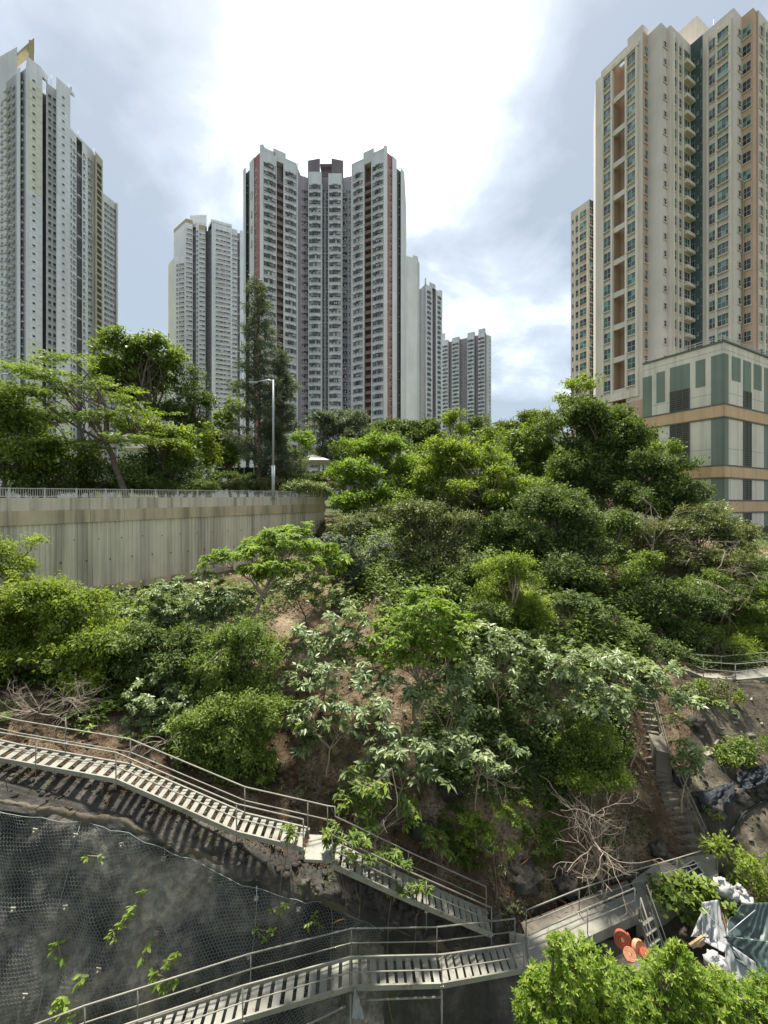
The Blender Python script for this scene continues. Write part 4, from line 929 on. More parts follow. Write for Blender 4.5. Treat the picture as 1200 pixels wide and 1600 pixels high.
# upper stair, from the left edge of the picture down to the junction
U = [P(-190,1140,16.4), P(0,1185,15.75), P(182,1218,15.15), P(370,1300,14.45), P(474,1325,14.2)]
LAN0, LAN1 = P(476,1328,14.2), P(517,1349,14.15)
U2 = [P(519,1350,14.15), P(640,1405,14.8), P(768,1459,15.6)]
us = thing('metal_stair', 'upper metal stair running down from the left edge past a small square landing', 'stairs', P(480,1400,14.3), 'metal maintenance stairs on the rock slope')
treads(us, U[0], U[1], WY, 11); treads(us, U[1], U[2], WY, 10, 0.58); treads(us, U[2], U[3], WY, 15); treads(us, U[3], U[4], WY, 8)
treads(us, U2[0], U2[1], WY, 11, 0.72); treads(us, U2[1], U2[2], WY, 13, 0.72)
for off in (Vector((0,-0.03,-0.02)), WY+Vector((0,0.03,-0.02))):
    stringer(us, U, off); stringer(us, U2, off)
b = MB(); q = [LAN0+Vector((0,-0.15,-0.02)), LAN1+Vector((0.02,-0.15,-0.10)), LAN1+WY+Vector((0.02,0.1,-0.04)), LAN0+WY+Vector((0,0.1,0.0))]
zl_ = (LAN0.z+LAN1.z)/2+0.02
q = [Vector((p.x, p.y, zl_)) for p in q]; b.hexa([p-Vector((0,0,0.10)) for p in q]+q); b.build('landing', [M_TREAD], us)
near_posts = [P(57,1197,15.55), U[2], U[3]+Vector((0,0,0)), U[4]]
rails(us, [p+Vector((0,-0.03,0)) for p in U+[Vector((LAN0.x, LAN0.y-.16, zl_))]], 1.0, 0.03+0.47, [p+Vector((0,-0.03,0)) for p in near_posts])
farp = [p+WY+Vector((0,0.03,0)) for p in U]
rails(us, farp+[Vector((LAN1.x-.25, LAN1.y+1.0, zl_)), Vector((LAN1.x+.02, LAN1.y+.96, zl_))]+[p+WY+Vector((0,0.03,0)) for p in U2], 1.0, 0.5, [P(77,1180,15.55)+WY, farp[2], farp[3], farp[4], Vector((LAN1.x-.25, LAN1.y+1.0, zl_))]+[p+WY+Vector((0,.03,0)) for p in U2[1:]])
rails(us, [p+Vector((0,-0.03,0)) for p in [Vector((LAN1.x, LAN1.y-.12, zl_))]+U2], 1.0, 0.5, [U2[0], U2[1]+Vector((.6,0.05,-.45)), U2[2]], foot=0.7)
# lower stair / walkway
Lw = [Pz(-150,10.3,-15.95), P(100,1688,11.3), P(380,1590,12.45), P(548,1541,13.45), P(690,1537,13.7), P(818,1514,15.3)]
ls = thing('metal_stair', 'lower metal walkway of open treads with double rails along the bottom of the picture', 'stairs', P(600,1600,13.6), 'metal maintenance stairs on the rock slope')
for a, b2, n in ((Lw[0],Lw[1],13), (Lw[1],Lw[2],15), (Lw[2],Lw[3],9), (Lw[3],Lw[4],10), (Lw[4],Lw[5],11)): treads(ls, a, b2, WY+Vector((-0.06,0,0)), n, 0.66)
for off in (Vector((0,-0.03,-0.02)), WY+Vector((0,0.03,-0.02))): stringer(ls, Lw, off)
rails(ls, [p+Vector((0,-0.04,0)) for p in Lw], 1.0, 0.5, [p+Vector((0,-0.04,0)) for p in Lw], foot=0.25)
farL = [p+WY+Vector((-0.05,0.05,0)) for p in Lw]; rails(ls, farL, 1.0, 0.5, [lerp(farL[1],farL[2],.3)]+farL[1:], foot=0.2)
b = MB(); bz = [P(400,1640,12.6), P(540,1572,13.4)]; b.tube(bz, 0.03, 6); b.tube([P(555,1563,13.5), P(690,1558,13.75)], 0.03, 6)
for p in (Lw[3], Lw[4]): b.tube([p+Vector((0,-.04,-.2)), p+Vector((0,-.04,-2.5))], 0.035, 6)
b.build('brace', [M_STEEL], ls)
# junction platform
ju = thing('junction_platform', 'small concrete platform where both metal stairs meet the footbridge', 'platform', P(800,1490,15.7))
q = [P(786,1500,15.6), P(822,1517,15.3), P(862,1475,16.9), P(800,1462,17.0)]; zj = -17.05
q = [Vector((p.x, p.y, zj)) for p in [Pz(800,15.35,zj), Pz(826,15.3,zj), Pz(834,16.4,zj), Pz(795,16.6,zj)]]
b = MB(); b.hexa([p-Vector((0,0,.25)) for p in q]+q); b.build('deck', [M_BRIDGE], ju)
up = Vector((0,0,1))
# footbridge: near and far edge of the deck
zb = -17.0
nearE = [Pz(826,15.35,zb), Pz(918,16.4,zb), Pz(992,17.25,zb)]
farE = [Pz(822,16.35,zb), Pz(905,17.25,zb), Pz(994,18.15,zb), Pz(1058,18.75,zb), Pz(1119,19.4,zb)]
fb = thing('footbridge', 'short concrete footbridge with pale tube rails leading right from the stair junction', 'footbridge', Pz(910,17,zb))
b = MB(); q = [nearE[0], nearE[2]+Vector((.15,0,0)), farE[2]+Vector((.15,.15,0)), farE[0]]
b.hexa([p-up*0.42 for p in q]+q); b.build('deck', [M_BRIDGE], fb)
b = MB(); q = [nearE[2]+Vector((.155,0.15,0)), Pz(1040,18.0,zb), Pz(1122,19.0,zb), Pz(1122,20.3,zb), Pz(1030,19.8,zb), farE[2]+Vector((.155,.6,0))]
b.prism([(p.x,p.y) for p in q], zb-1.2, zb-0.01, 0, 0); b.build('landing', [M_BRIDGE], fb)
rails(fb, [p+Vector((0,.04,0)) for p in nearE], 1.02, 0.5, nearE, foot=0.35)
rails(fb, farE, 1.02, 0.5, farE, foot=0.1)
b = MB(); b.hexa([p-up*2.2 for p in [farE[0]+Vector((0,.05,0)), farE[2]+Vector((0,.2,0)), farE[2]+Vector((0,.7,0)), farE[0]+Vector((0,.6,0))]]+[p-up*0.06 for p in [farE[0]+Vector((0,.05,0)), farE[2]+Vector((0,.2,0)), farE[2]+Vector((0,.7,0)), farE[0]+Vector((0,.6,0))]]); b.build('abutment', [M_STEPC], fb)
# steep little stair from the bridge down into the gully
s0, s1 = Pz(1001,17.0,zb-.05), Pz(1038,15.9,zb-1.9)
ss = thing('metal_stair', 'short steep metal stair going down from the right end of the footbridge', 'stairs', s1, 'metal maintenance stairs on the rock slope')
sw = Vector((0.62,0.30,0)); treads(ss, s0, s1, sw, 7, 0.75)
for off in (Vector((0,0,-.02)), sw): stringer(ss, [s0, s1], off)
rails(ss, [s0, s1], 0.95, 0.5, [s0, s1]); rails(ss, [s0+sw+Vector((0,.3,0)), s1+sw], 0.95, 0.5, [s0+sw, s1+sw])
# old concrete steps climbing the slope at the right
st = thing('stone_steps', 'worn concrete steps climbing the slope behind the footbridge, half overgrown', 'steps', Pz(1070,20.3,-17))
sp_ = [Pz(1082,20.2,-16.95), P(1052,1262,21.6), P(1022,1190,23.0), P(1003,1110,24.8), P(1000,1060,26.2)]
tot = sum((b2-a).length for a, b2 in zip(sp_[:-1], sp_[1:])); ns = 26
for i in range(ns):
    p, d = along(sp_, tot*(i+.5)/ns); p = Vector((p.x, p.y, max(p.z, ground(p.x, p.y)+.06, ground(p.x+.3, p.y)-.05))); h = Vector((d.x, d.y, 0)).normalized(); sd = Vector((h.y, -h.x, 0))
    b = MB(); w = 0.55+random.uniform(-.05,.06); dep = random.uniform(.30,.36)
    jit = random.uniform(-.06,.06); q = [p-sd*w+h*(jit-.05), p+sd*w+h*(-jit-.05), p+sd*(w+random.uniform(-.05,.05))+h*dep, p-sd*w+h*dep]
    b.hexa([v-up*0.7 for v in q]+[v+up*(0.08+random.uniform(-.02,.02)) for v in q]); b.build('step', [M_STEPC], st)
sd = Vector((0.72,-0.1,0.0)); rp_ = [p+sd for p in sp_]
rails(st, rp_+[], 0.95, 0.5, [along(rp_, tot*f)[0] for f in (.05,.22,.42,.62,.82)], 0.024)
rails(st, [farE[-1]+Vector((0,.02,0)), rp_[0]], 1.0, 0.52, [], 0.024)
b = MB(); b.hexa([Vector(p) for p in [(*(P(1003,1205,22.3)+Vector((.75,0,-1.2))),), (*(P(1030,1205,22.2)+Vector((.75,0,-1.2))),), (*(P(1030,1205,22.2)+Vector((.75,.8,-1.2))),), (*(P(1003,1205,22.3)+Vector((.75,.8,-1.2))),)]]+[P(1010,1172,22.5)+Vector((.55,0,0)), P(1030,1178,22.4)+Vector((.6,0,0)), P(1032,1160,22.9)+Vector((.6,.8,0)), P(1012,1158,23.0)+Vector((.55,.8,0))]); b.build('side_block', [M_STEPC], st)
# path with railing at the right
pa = thing('hillside_path', 'concrete path with pale double railing crossing the slope at the right edge', 'path', P(1120,1060,28))
pp = [P(1056,1040,28.4), P(1100,1058,27.6), P(1150,1062,27.4), P(1215,1056,27.6), P(1330,1045,28.2)]
b = MB()
for a, c_ in zip(pp[:-1], pp[1:]):
    q = [a, c_, c_+Vector((0,1.5,0)), a+Vector((0,1.5,0))]; b.hexa([v-up*.35 for v in q]+q)
b.build('slab', [M_BRIDGE], pa)
fr = [P(1026,1048,28.6)]+[p+Vector((0,.05,0)) for p in pp]; rails(pa, [p+Vector((0,.05,0)) for p in pp], 1.0, 0.5, None, 0.028)
bk = [P(1042,1036,29.6)]+[p+Vector((0.2,1.45,0)) for p in pp[1:]]; rails(pa, bk, 1.0, 0.5, None, 0.028)
# concrete channel edge along the top of the net
ch = MB(); e_ = []
for c in range(-200, 900, 6):
    D = np.interp(c, TC, tab[:, 2, 0]); z = np.interp(c, TC, tab[:, 2, 1]); x = (c-CX)/F*D
    e_.append(Vector((x, D+0.12, z+0.02)))
M_KERB = m_wall('mossy_kerb', (0.12,0.10,0.072), (0.028,0.03,0.016), 1.0, 2.2, 0.9)
KPROF = [(-.06,-.3),(-.09,-.08),(-.05,.03),(.03,.04),(.08,.0),(.10,-.10),(.30,-.13),(.34,.0),(.39,.04),(.45,.0),(.50,-.3)]
def kerb(u, v):
    f = u*(len(e_)-1); i = min(int(f), len(e_)-2); p = e_[i].lerp(e_[i+1], f-i); g = v*(len(KPROF)-1); j = min(int(g), len(KPROF)-2); q = KPROF[j]; r_ = KPROF[j+1]; w = g-j
    k1 = noise.fractal(Vector((p.x*1.1, v*2, 5)), .9, 2.1, 4); k2 = noise.fractal(Vector((p.x*2.7, v*3, 9)), .8, 2.1, 4)
    return p+Vector((0, lerp(q[0], r_[0], w)+.06*k1+.03*k2, lerp(q[1], r_[1], w)+.045*k2+.04*k1))
ch.grid(kerb, 640, 20)
tag(ch.build('drain_channel', [M_KERB]), 'mossy concrete drain channel running along the top of the netted rock', 'channel')

# ------------------------------------------------------------------ wire netting over the rock
M_NET = m_plain('coated_wire', (0.21,0.235,0.225), 0.5, 0.25, 1.0)
gx = np.linspace(-19, 0.6, 130); gz = np.linspace(-21, -9.4, 80)
gy = np.array([[front(x, z) for z in gz] for x in gx])
top_x, top_z = [], []
for c in range(-400, 640, 20):
    D = np.interp(c, TC, tab[:, 2, 0]); top_x.append((c-CX)/F*D); top_z.append(np.interp(c, TC, tab[:, 2, 1]))
for it in range(3):
    g2 = gy.copy(); g2[1:-1] = np.minimum(gy[1:-1], 0.5*(gy[:-2]+gy[2:])); g2[:, 1:-1] = np.minimum(g2[:, 1:-1], 0.5*(g2[:, :-2]+g2[:, 2:])); gy = 0.5*gy+0.5*g2
def surf(x, z):
    fi = np.clip((x-gx[0])/(gx[1]-gx[0]), 0, len(gx)-1.001); fj = np.clip((z-gz[0])/(gz[1]-gz[0]), 0, len(gz)-1.001)
    i = fi.astype(int); j = fj.astype(int); u = fi-i; v = fj-j
    return gy[i,j]*(1-u)*(1-v)+gy[i+1,j]*u*(1-v)+gy[i,j+1]*(1-u)*v+gy[i+1,j+1]*u*v
hs = 0.062                                   # side of a mesh cell
segs = []
dx, dz = hs*math.sqrt(3), hs*1.5
ni, nj = int(18.5/dx), int(11/dz)
I, J = np.meshgrid(np.arange(ni), np.arange(nj), indexing='ij')
X = -18.5+I*dx+(J % 2)*dx/2; Z = -20.5+J*dz
a0 = np.stack([X, Z+hs/2], -1)               # three wires per cell: up, down left, down right
for (dxa, dza) in ((0, hs), (-dx/2, -hs/2), (dx/2, -hs/2)):
    segs.append(np.stack([a0, a0+np.array([dxa, dza])], -1))
S_ = np.concatenate([s.reshape(-1, 2, 2) for s in segs])   # (n, xz, end)
p0, p1 = S_[:, :, 0], S_[:, :, 1]
warp = lambda p: np.stack([p[:,0]+0.05*np.sin(p[:,1]*1.3+p[:,0]*.4), p[:,1]+0.06*np.sin(p[:,0]*0.9)+0.03*np.sin(p[:,0]*2.3+1)], 1)
p0, p1 = warp(p0), warp(p1)
lim = np.interp(p0[:,0], top_x, top_z)-0.18
bot = np.interp(p0[:,0], [-19,-6,-2.5,-1.0,0.5], [-21,-21,-18.5,-16.6,-15.2])
keep = (p0[:,1] < lim) & (p1[:,1] < lim) & (p0[:,1] > bot) & (p0[:,0] < 0.2)
p0, p1 = p0[keep], p1[keep]
q0 = np.stack([p0[:,0], surf(p0[:,0], p0[:,1])-0.07, p0[:,1]], 1); q1 = np.stack([p1[:,0], surf(p1[:,0], p1[:,1])-0.07, p1[:,1]], 1)
d = q1-q0; d /= np.linalg.norm(d, axis=1, keepdims=True)+1e-9
xx = np.cross(d, [0,1,0]); xx /= np.linalg.norm(xx, axis=1, keepdims=True)+1e-9; yy = np.cross(d, xx)
rw = 0.0052; n = len(q0); V = []
for q in (q0, q1):
    for a in (0, 2.094, 4.189): V.append(q+rw*(xx*math.cos(a)+yy*math.sin(a)))
V = np.stack(V, 1).reshape(-1, 3); b0 = np.arange(n)[:, None]*6
FQ = np.concatenate([b0+np.array([k, (k+1)%3, (k+1)%3+3, k+3]) for k in range(3)])
nets = thing('wire_netting', 'grey-blue hexagonal wire netting hung over the dark rock face at lower left', 'netting', (-8, 13.2, -16))
me = np_mesh('mesh_wire', V-np.array([-8,13.2,-16]), [FQ], [M_NET]); o = link('mesh_wire', me, nets); o['kind'] = 'stuff'
b = MB()
for xv in (-10.6, -7.6, -4.4, -13.4, -1.9):
    pts = []
    zt = np.interp(xv, top_x, top_z)-0.1
    for k in range(14):
        z = zt-k*0.55
        if z < np.interp(xv, [-19,-6,-2.5,-1.0,0.5], [-21,-21,-18.5,-16.6,-15.2]): break
        pts.append(Vector((xv+0.05*math.sin(k), float(surf(np.array([xv]), np.array([z]))[0])-0.09, z)))
    if len(pts) > 2: b.tube(pts, 0.010, 5)
b.build('seam_rope', [M_NET], nets)
b = MB(); pts = []
for x in np.linspace(-18, 0, 60):
    z = np.interp(x, top_x, top_z)-0.16; pts.append(Vector((x, float(surf(np.array([x]), np.array([z]))[0])-0.09, z)))
b.tube(pts, 0.012, 5); b.build('edge_rope', [M_NET], nets)
pb = MB(); pb.box((0,0,0), (.16,.03,.16)); pb.tube([Vector((0,-.015,0)), Vector((0,-.09,0))], .03, 6); apm = pb.mesh('anchor_plate', [M_STEEL])
for xv, dn in ((-12.0,.5),(-10.6,.45),(-9.0,.5),(-7.6,.45),(-6.0,.5),(-4.4,.45),(-3.0,.45),(-10.4,2.2),(-7.5,2.3),(-4.5,2.0),(-9.0,3.5),(-6.0,3.2),(-12.0,2.4),(-11.0,4.2)):
    z = np.interp(xv, top_x, top_z)-dn; link('anchor_plate', apm, nets, Matrix.Translation(Vector((xv, float(surf(np.array([xv]), np.array([z]))[0])-.10, z))-nets.location) @ Matrix.Rotation(random.uniform(-.3,.3), 4, 'Y'))
# ------------------------------------------------------------------ vegetation
LF = {}
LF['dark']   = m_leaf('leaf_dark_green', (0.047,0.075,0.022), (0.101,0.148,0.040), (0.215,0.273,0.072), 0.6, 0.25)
LF['mid']    = m_leaf('leaf_mid_green', (0.071,0.116,0.024), (0.156,0.220,0.046), (0.293,0.366,0.081), 0.45, 0.35)
LF['bright'] = m_leaf('leaf_yellow_green', (0.089,0.131,0.020), (0.200,0.263,0.042), (0.357,0.420,0.089), 0.5, 0.42)
LF['lime']   = m_leaf('leaf_fresh_green', (0.090,0.155,0.022), (0.190,0.280,0.042), (0.320,0.400,0.085), 0.5, 0.42)
LF['olive']  = m_leaf('leaf_olive', (0.060,0.078,0.031), (0.144,0.167,0.062), (0.276,0.287,0.115), 0.5, 0.25)
LF['grey']   = m_leaf('leaf_greyish_green', (0.066,0.088,0.060), (0.150,0.180,0.120), (0.264,0.288,0.186), 0.6, 0.2)
LF['pale']   = m_leaf('leaf_pale_backed', (0.089,0.131,0.055), (0.200,0.257,0.110), (0.378,0.430,0.221), 0.38, 0.3, 0.5)
LF['pine']   = m_leaf('needles_grey_green', (0.094,0.115,0.083), (0.188,0.219,0.156), (0.312,0.338,0.237), 0.7, 0.3, 0.15)
LF['dry']    = m_leaf('dry_leaf', (0.061,0.025,0.013), (0.123,0.061,0.031), (0.239,0.151,0.079), 0.7, 0.15, 0.2)
M_BARK = m_plain('bark', (0.13,0.105,0.08), 0.9, 0.4, 3.0)
M_BARKL = m_plain('pale_bark', (0.33,0.27,0.19), 0.85, 0.3, 2.0)
M_TWIG = m_plain('dead_twig', (0.29,0.24,0.19), 0.85, 0.25, 2.0)

LF['fore'] = m_leaf('leaf_lime_foreground', (0.067,0.133,0.015), (0.180,0.271,0.034), (0.380,0.437,0.104), 0.5, 0.42)

def unit(v): return v/(np.linalg.norm(v, axis=-1, keepdims=True)+1e-9)
def leaf_arrays(c, ax, nrm, L, W, tint, shape=4, sag=0.12):
    """folded leaves: base, two sides, tip"""
    ax = unit(ax); s = unit(np.cross(ax, nrm)); nn = np.cross(s, ax)
    L = L[:, None]; W = W[:, None]
    b = c; tip = c+ax*L-nn*L*sag
    l = c+ax*L*0.45+s*W*0.5+nn*W*0.16; r = c+ax*L*0.45-s*W*0.5+nn*W*0.16
    V = np.stack([b, r, tip, l], 1).reshape(-1, 3); n = len(c); k = np.arange(n)[:, None]*4
    Fc = np.concatenate([k+np.array([0,1,2]), k+np.array([0,2,3])]); return V, Fc, np.repeat(tint, 4)
def sphere_dirs(n, up=0.0):
    v = RNG.normal(size=(n, 3)); v[:, 2] += up; return unit(v)

def crown_arrays(lobes, leafL, cover=1.0, clump=0.32, per=10, rosette=False, droop=0.25, wratio=0.5, sub=7, up=0.5, jitter=0.55, stray=0.17, flat=False):
    """lobes: (centre, radii). Leaves stand in clumps on the shells of smaller sub-lobes, so gaps and clumps stay."""
    C = []; O = []; Tn = []; subs = []
    for cen, rad in lobes:
        cen = np.array(cen, float); rad = np.array(rad, float); m = max(4, int((sub+2)*RNG.uniform(.8,1.2)))
        if min(rad) < 0.45: m = max(2, m//2)
        dirs = sphere_dirs(m, 0.25); rr = RNG.uniform(0.36, 0.92, (m, 1))
        sc = cen+dirs*rad*rr; sr = rad*RNG.uniform(0.26, 0.56, (m, 1))*np.array([1,1,.78])
        subs += list(zip(sc, sr))
    for sc, sr in subs:
        g = (sr[0]*sr[1]+sr[1]*sr[2]+sr[0]*sr[2])/3; area = 4*math.pi*g
        n = max(4, int(cover*area/(math.pi*clump**2)*2.7)); nt = max(4, n//4)
        td = sphere_dirs(nt, up); tl = RNG.uniform(.72, 1.28, nt); tl[RNG.random(nt) < stray] *= 1.25      # twigs of uneven length
        k = RNG.integers(0, nt, n); f = RNG.uniform(.45, 1.0, n)**.7; d = unit(td[k]+RNG.normal(0, .13, (n,3)))
        C.append(sc+d*sr*(f*tl[k])[:, None]); O.append(d); Tn.append(np.full(n, RNG.normal(0, .11))+(RNG.normal(0, .07, nt))[k])
    C = np.concatenate(C); O = np.concatenate(O); Tn = np.concatenate(Tn)
    n = len(C); k = per
    ct = np.clip(0.46+Tn+RNG.normal(0, .13, n), 0, 1)
    if rosette:
        axis = unit(O*0.5+np.array([0,0,1.0])+RNG.normal(0, .3, (n,3)))
        e1 = unit(np.cross(axis, RNG.normal(size=(n,3)))); e2 = np.cross(axis, e1)
        ang = (np.arange(k)*2*math.pi/k)[None]+RNG.uniform(0, 6.28, (n,1))+RNG.normal(0, .2, (n,k))
        out = np.cos(ang)[..., None]*e1[:, None]+np.sin(ang)[..., None]*e2[:, None]
        el = RNG.normal(-0.05-droop*0.5, .28, (n,k))[..., None]
        ax = out+axis[:, None]*el; nr = np.repeat(axis[:, None], k, 1)-out*el
        c = C[:, None]+out*leafL*0.10+RNG.normal(0, clump*.10, (n,k,3))
        Ls = leafL*np.repeat(RNG.uniform(.6, 1.3, (n,1)), k, 1)*RNG.uniform(.6, 1.2, (n,k)); Ws = Ls*wratio*RNG.uniform(.8, 1.15, (n,k))
    else:
        c = C[:, None]+RNG.normal(0, clump*jitter, (n,k,3))
        if flat: c[..., 2] = C[:, None, 2]+RNG.normal(0, clump*.12, (n,k))
        ax = O[:, None]*0.55+RNG.normal(0, .75, (n,k,3)); ax[..., 2] -= droop
        if flat: ax[..., 2] *= 0.25
        nr = np.array([0,0,1.0])+O[:, None]*0.55+RNG.normal(0, .45, (n,k,3))
        Ls = leafL*np.clip(RNG.lognormal(-.05, .32, (n,k)), .4, 2.0); Ws = Ls*wratio*RNG.uniform(.8, 1.2, (n,k))
    tint = np.clip(ct[:, None]+RNG.normal(0, .13, (n,k)), 0, 1)
    return leaf_arrays(c.reshape(-1,3), ax.reshape(-1,3), nr.reshape(-1,3), Ls.ravel(), Ws.ravel(), tint.ravel()), subs

def limb(mb, a, b, r0, r1, n=6, bend=0.12, seg=5):
    a = Vector(a); b = Vector(b); L = (b-a).length; pts = []; off = Vector((random.gauss(0,1), random.gauss(0,1), random.gauss(0,.4)))*L*bend
    for i in range(seg+1):
        t_ = i/seg; pts.append(a.lerp(b, t_)+off*math.sin(math.pi*t_)+Vector((random.gauss(0,1), random.gauss(0,1), 0))*L*0.012*(0 < i < seg))
    mb.tube(pts, [lerp(r0, r1, (i/seg)**.8) for i in range(seg+1)], n, caps=False); return pts
def trunk_mb(base, lobes, subs, r, lean=None, fork=0.55):
    mb = MB(); cen = sum((Vector(c) for c, _ in lobes), Vector())/len(lobes)
    low = min(c[2]-rr[2] for c, rr in lobes); f = Vector((lerp(base.x, cen.x, .55), lerp(base.y, cen.y, .55), lerp(base.z, max(low, base.z+.5*(cen.z-base.z)), fork+.3)))
    if lean is not None: f = Vector(lean)
    mb.tube([base-Vector((0,0,.6)), base+(f-base)*.02], [r*1.5, r*1.15], 8, caps=False)
    limb(mb, base, f, r*1.15, r*.75, 8, 0.05)
    for c, rr in lobes:
        e = Vector(c)-Vector((0,0,rr[2]*.3)); pts = limb(mb, f, e, r*.6, r*.2, 6, .10)
        near = [s for s in subs if (Vector(s[0])-Vector(c)).length < max(rr)]
        for s, sr in near[:6]:
            limb(mb, pts[random.randint(2, len(pts)-2)], Vector(s), r*.24, r*.06, 4, .1, 4)
    return mb
N_LEAF = [0]
def plant(name, label, cat, base, lobes, leaf, group=None, leafL=.2, cover=1.0, trunk_r=.15, bark=None, lean=None, parts=('trunk','crown'), trunk=True, **kw):
    base = Vector(base); o = thing(name, label, cat, base, group)
    (V, Fc, tint), subs = crown_arrays(lobes, leafL, cover, **kw)
    N_LEAF[0] += len(Fc)
    link(parts[1], np_mesh(parts[1], V-np.array(base), [Fc], [LF[leaf]], tint), o)
    if trunk: trunk_mb(base, lobes, subs, trunk_r, lean).build(parts[0], [bark or M_BARK], o)
    return o
def lobes_px(L, D, depth=1.0):
    """crown masses seen at photo position (px, py), half sizes rx, ry in photo pixels, at distance D (+ own offset)"""
    out = []
    for q in L:
        px, py, rx, ry = q[:4]; d = D+(q[4] if len(q) > 4 else 0); c = P(px, py, d); s = d/F
        g_ = 1.24; out.append(((c.x, c.y, c.z), (rx*s*g_, max(rx, ry)*s*depth*.9*g_, ry*s*g_)))
    return out
def ragged(lo):
    """each crown mass breaks up into three uneven, flatter masses"""
    out = []
    for c, r in lo:
        for k in range(3):
            f = random.uniform(.55, .86); out.append((tuple(c[i]+random.uniform(-.62,.62)*r[i]*(1.1-f*.6) for i in range(3)), (r[0]*f, r[1]*f, r[2]*f*random.uniform(.62,.95))))
    return out
def tree(label, L, D, leaf, base_px=None, name='tree', depth=0.9, base_D=None, group=None, cat='tree', **kw):
    lo = lobes_px(L, D, depth)
    if D > 26 and cat == 'tree' and not kw.get('flat'): lo = ragged(lo); kw['sub'] = 5
    bx = base_px if base_px is not None else sum(q[0] for q in L)/len(L); bd = base_D or D
    x = (bx-CX)/F*bd; g = ground(x, bd)
    low = min(c[2]-r[2] for c, r in lo)
    g = min(g, low+0.5)
    return plant(name, label, cat, (x, bd, g), lo, leaf, group, **kw)

FAR = dict(clump=.55, per=9, wratio=.55)
# --- trees in the park behind the retaining wall
tree('tree with flat spreading layers and a trunk leaning left, behind the wall at left', [(95,592,62,13),(160,612,60,12,1),(72,625,55,13,-1),(150,650,62,12),(60,668,40,10,1),(225,655,45,12,2),(120,700,60,12,-1),(235,690,50,12),(60,575,35,7,1),(115,560,40,6)], 40, 'mid', 200, leafL=.26, cover=.36, trunk_r=.30, bark=M_BARK, lean=P(165,690,40), flat=True, clump=.5, per=10, wratio=.45, sub=9, droop=0)
tree('tall rounded dark-leaved tree rising above the park trees in front of the left towers', [(215,555,52,30),(175,583,30,24,-1),(245,585,38,30,1),(205,600,45,22,1),(235,535,25,15)], 50, 'mid', 258, leafL=.36, cover=1.15, trunk_r=.3, **FAR)
tree('small-leaved tree just right of the tall rounded dark tree', [(285,600,28,20),(310,628,26,18),(262,640,35,20,-1),(285,655,30,16)], 52, 'dark', 285, leafL=.3, cover=.8, trunk_r=.2, **FAR)
tree('bright-topped broad tree under the tall rounded tree, behind the wall', [(245,672,40,18),(215,660,26,14),(275,690,28,18)], 45, 'bright', 265, leafL=.32, cover=1.0, trunk_r=.2, **FAR)
tree('leafy green bush-like tree at the far left edge behind the wall', [(10,660,45,40),(45,690,40,30),(-40,640,60,50),(20,720,50,30)], 38, 'mid', 5, leafL=.30, cover=1.1, trunk_r=.22, **FAR)
tree('pale yellow-green tree between the left edge and the leaning trunk', [(75,715,40,22),(125,728,35,20),(40,745,40,14)], 40, 'bright', 90, leafL=.26, cover=.9, trunk_r=.15, **FAR)
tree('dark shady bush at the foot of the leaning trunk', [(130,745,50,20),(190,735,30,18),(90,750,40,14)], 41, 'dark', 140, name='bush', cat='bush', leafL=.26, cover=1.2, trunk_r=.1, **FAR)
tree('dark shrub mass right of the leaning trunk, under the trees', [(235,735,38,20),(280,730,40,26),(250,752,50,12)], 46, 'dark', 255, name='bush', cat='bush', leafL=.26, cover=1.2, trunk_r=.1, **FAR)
tree('light green rounded tree left of the casuarina, lower of the two', [(300,695,32,25),(322,712,18,18),(285,722,25,15)], 50, 'bright', 300, leafL=.3, cover=1.0, trunk_r=.15, **FAR)
tree('broad-leaved tree with bright leaves directly left of the casuarina', [(355,655,22,22),(345,690,24,18),(375,700,18,15),(352,718,28,12)], 60, 'mid', 362, leafL=.42, cover=1.0, trunk_r=.2, **FAR)
tree('low dark green tree in front of the white estate at far left', [(55,650,28,12),(85,655,20,9)], 46, 'dark', 60, leafL=.3, cover=1.0, trunk_r=.15, **FAR)
tree('round grey-green tree behind the pavilion', [(530,668,36,24),(505,660,25,16),(560,690,26,22),(525,700,34,22)], 78, 'grey', 525, leafL=.4, cover=1.1, trunk_r=.25, clump=.6, per=9, wratio=.5)
tree('dense dark mango-like tree below the pale blank-ended tower', [(640,672,34,24),(610,668,20,15),(672,680,22,18),(645,695,40,14)], 66, 'dark', 640, leafL=.42, cover=1.25, trunk_r=.3, clump=.55, per=10, wratio=.45)
tree('thin sparse tree standing alone in front of the shorter grey tower', [(712,648,18,10),(705,660,14,8),(722,668,15,10)], 90, 'bright', 712, leafL=.42, cover=.45, trunk_r=.13, clump=.6, per=8)
tree('bright light green bush between the casuarina and the pavilion', [(475,690,14,14),(468,715,14,10)], 70, 'lime', 472, name='bush', cat='bush', leafL=.35, cover=1, trunk_r=.1, **FAR)
for i, (L, lab, lf) in enumerate([([(735,668,30,14),(770,672,30,12)], 'distant low tree mass under the shorter grey tower', 'dark'),
        ([(800,664,26,12),(825,658,22,14)], 'distant feathery tree against the sky left of the beige towers', 'dark'),
        ([(862,660,30,18),(845,672,25,14)], 'distant tree right of the feathery one, below the beige towers', 'mid'),
        ([(770,690,50,14),(700,690,30,10)], 'distant pale green tree belt in front of the grey tower foot', 'mid')]):
    tree(lab, L, 120-6*i, lf, leafL=.6, cover=.9, trunk_r=.2, clump=.9, per=8)
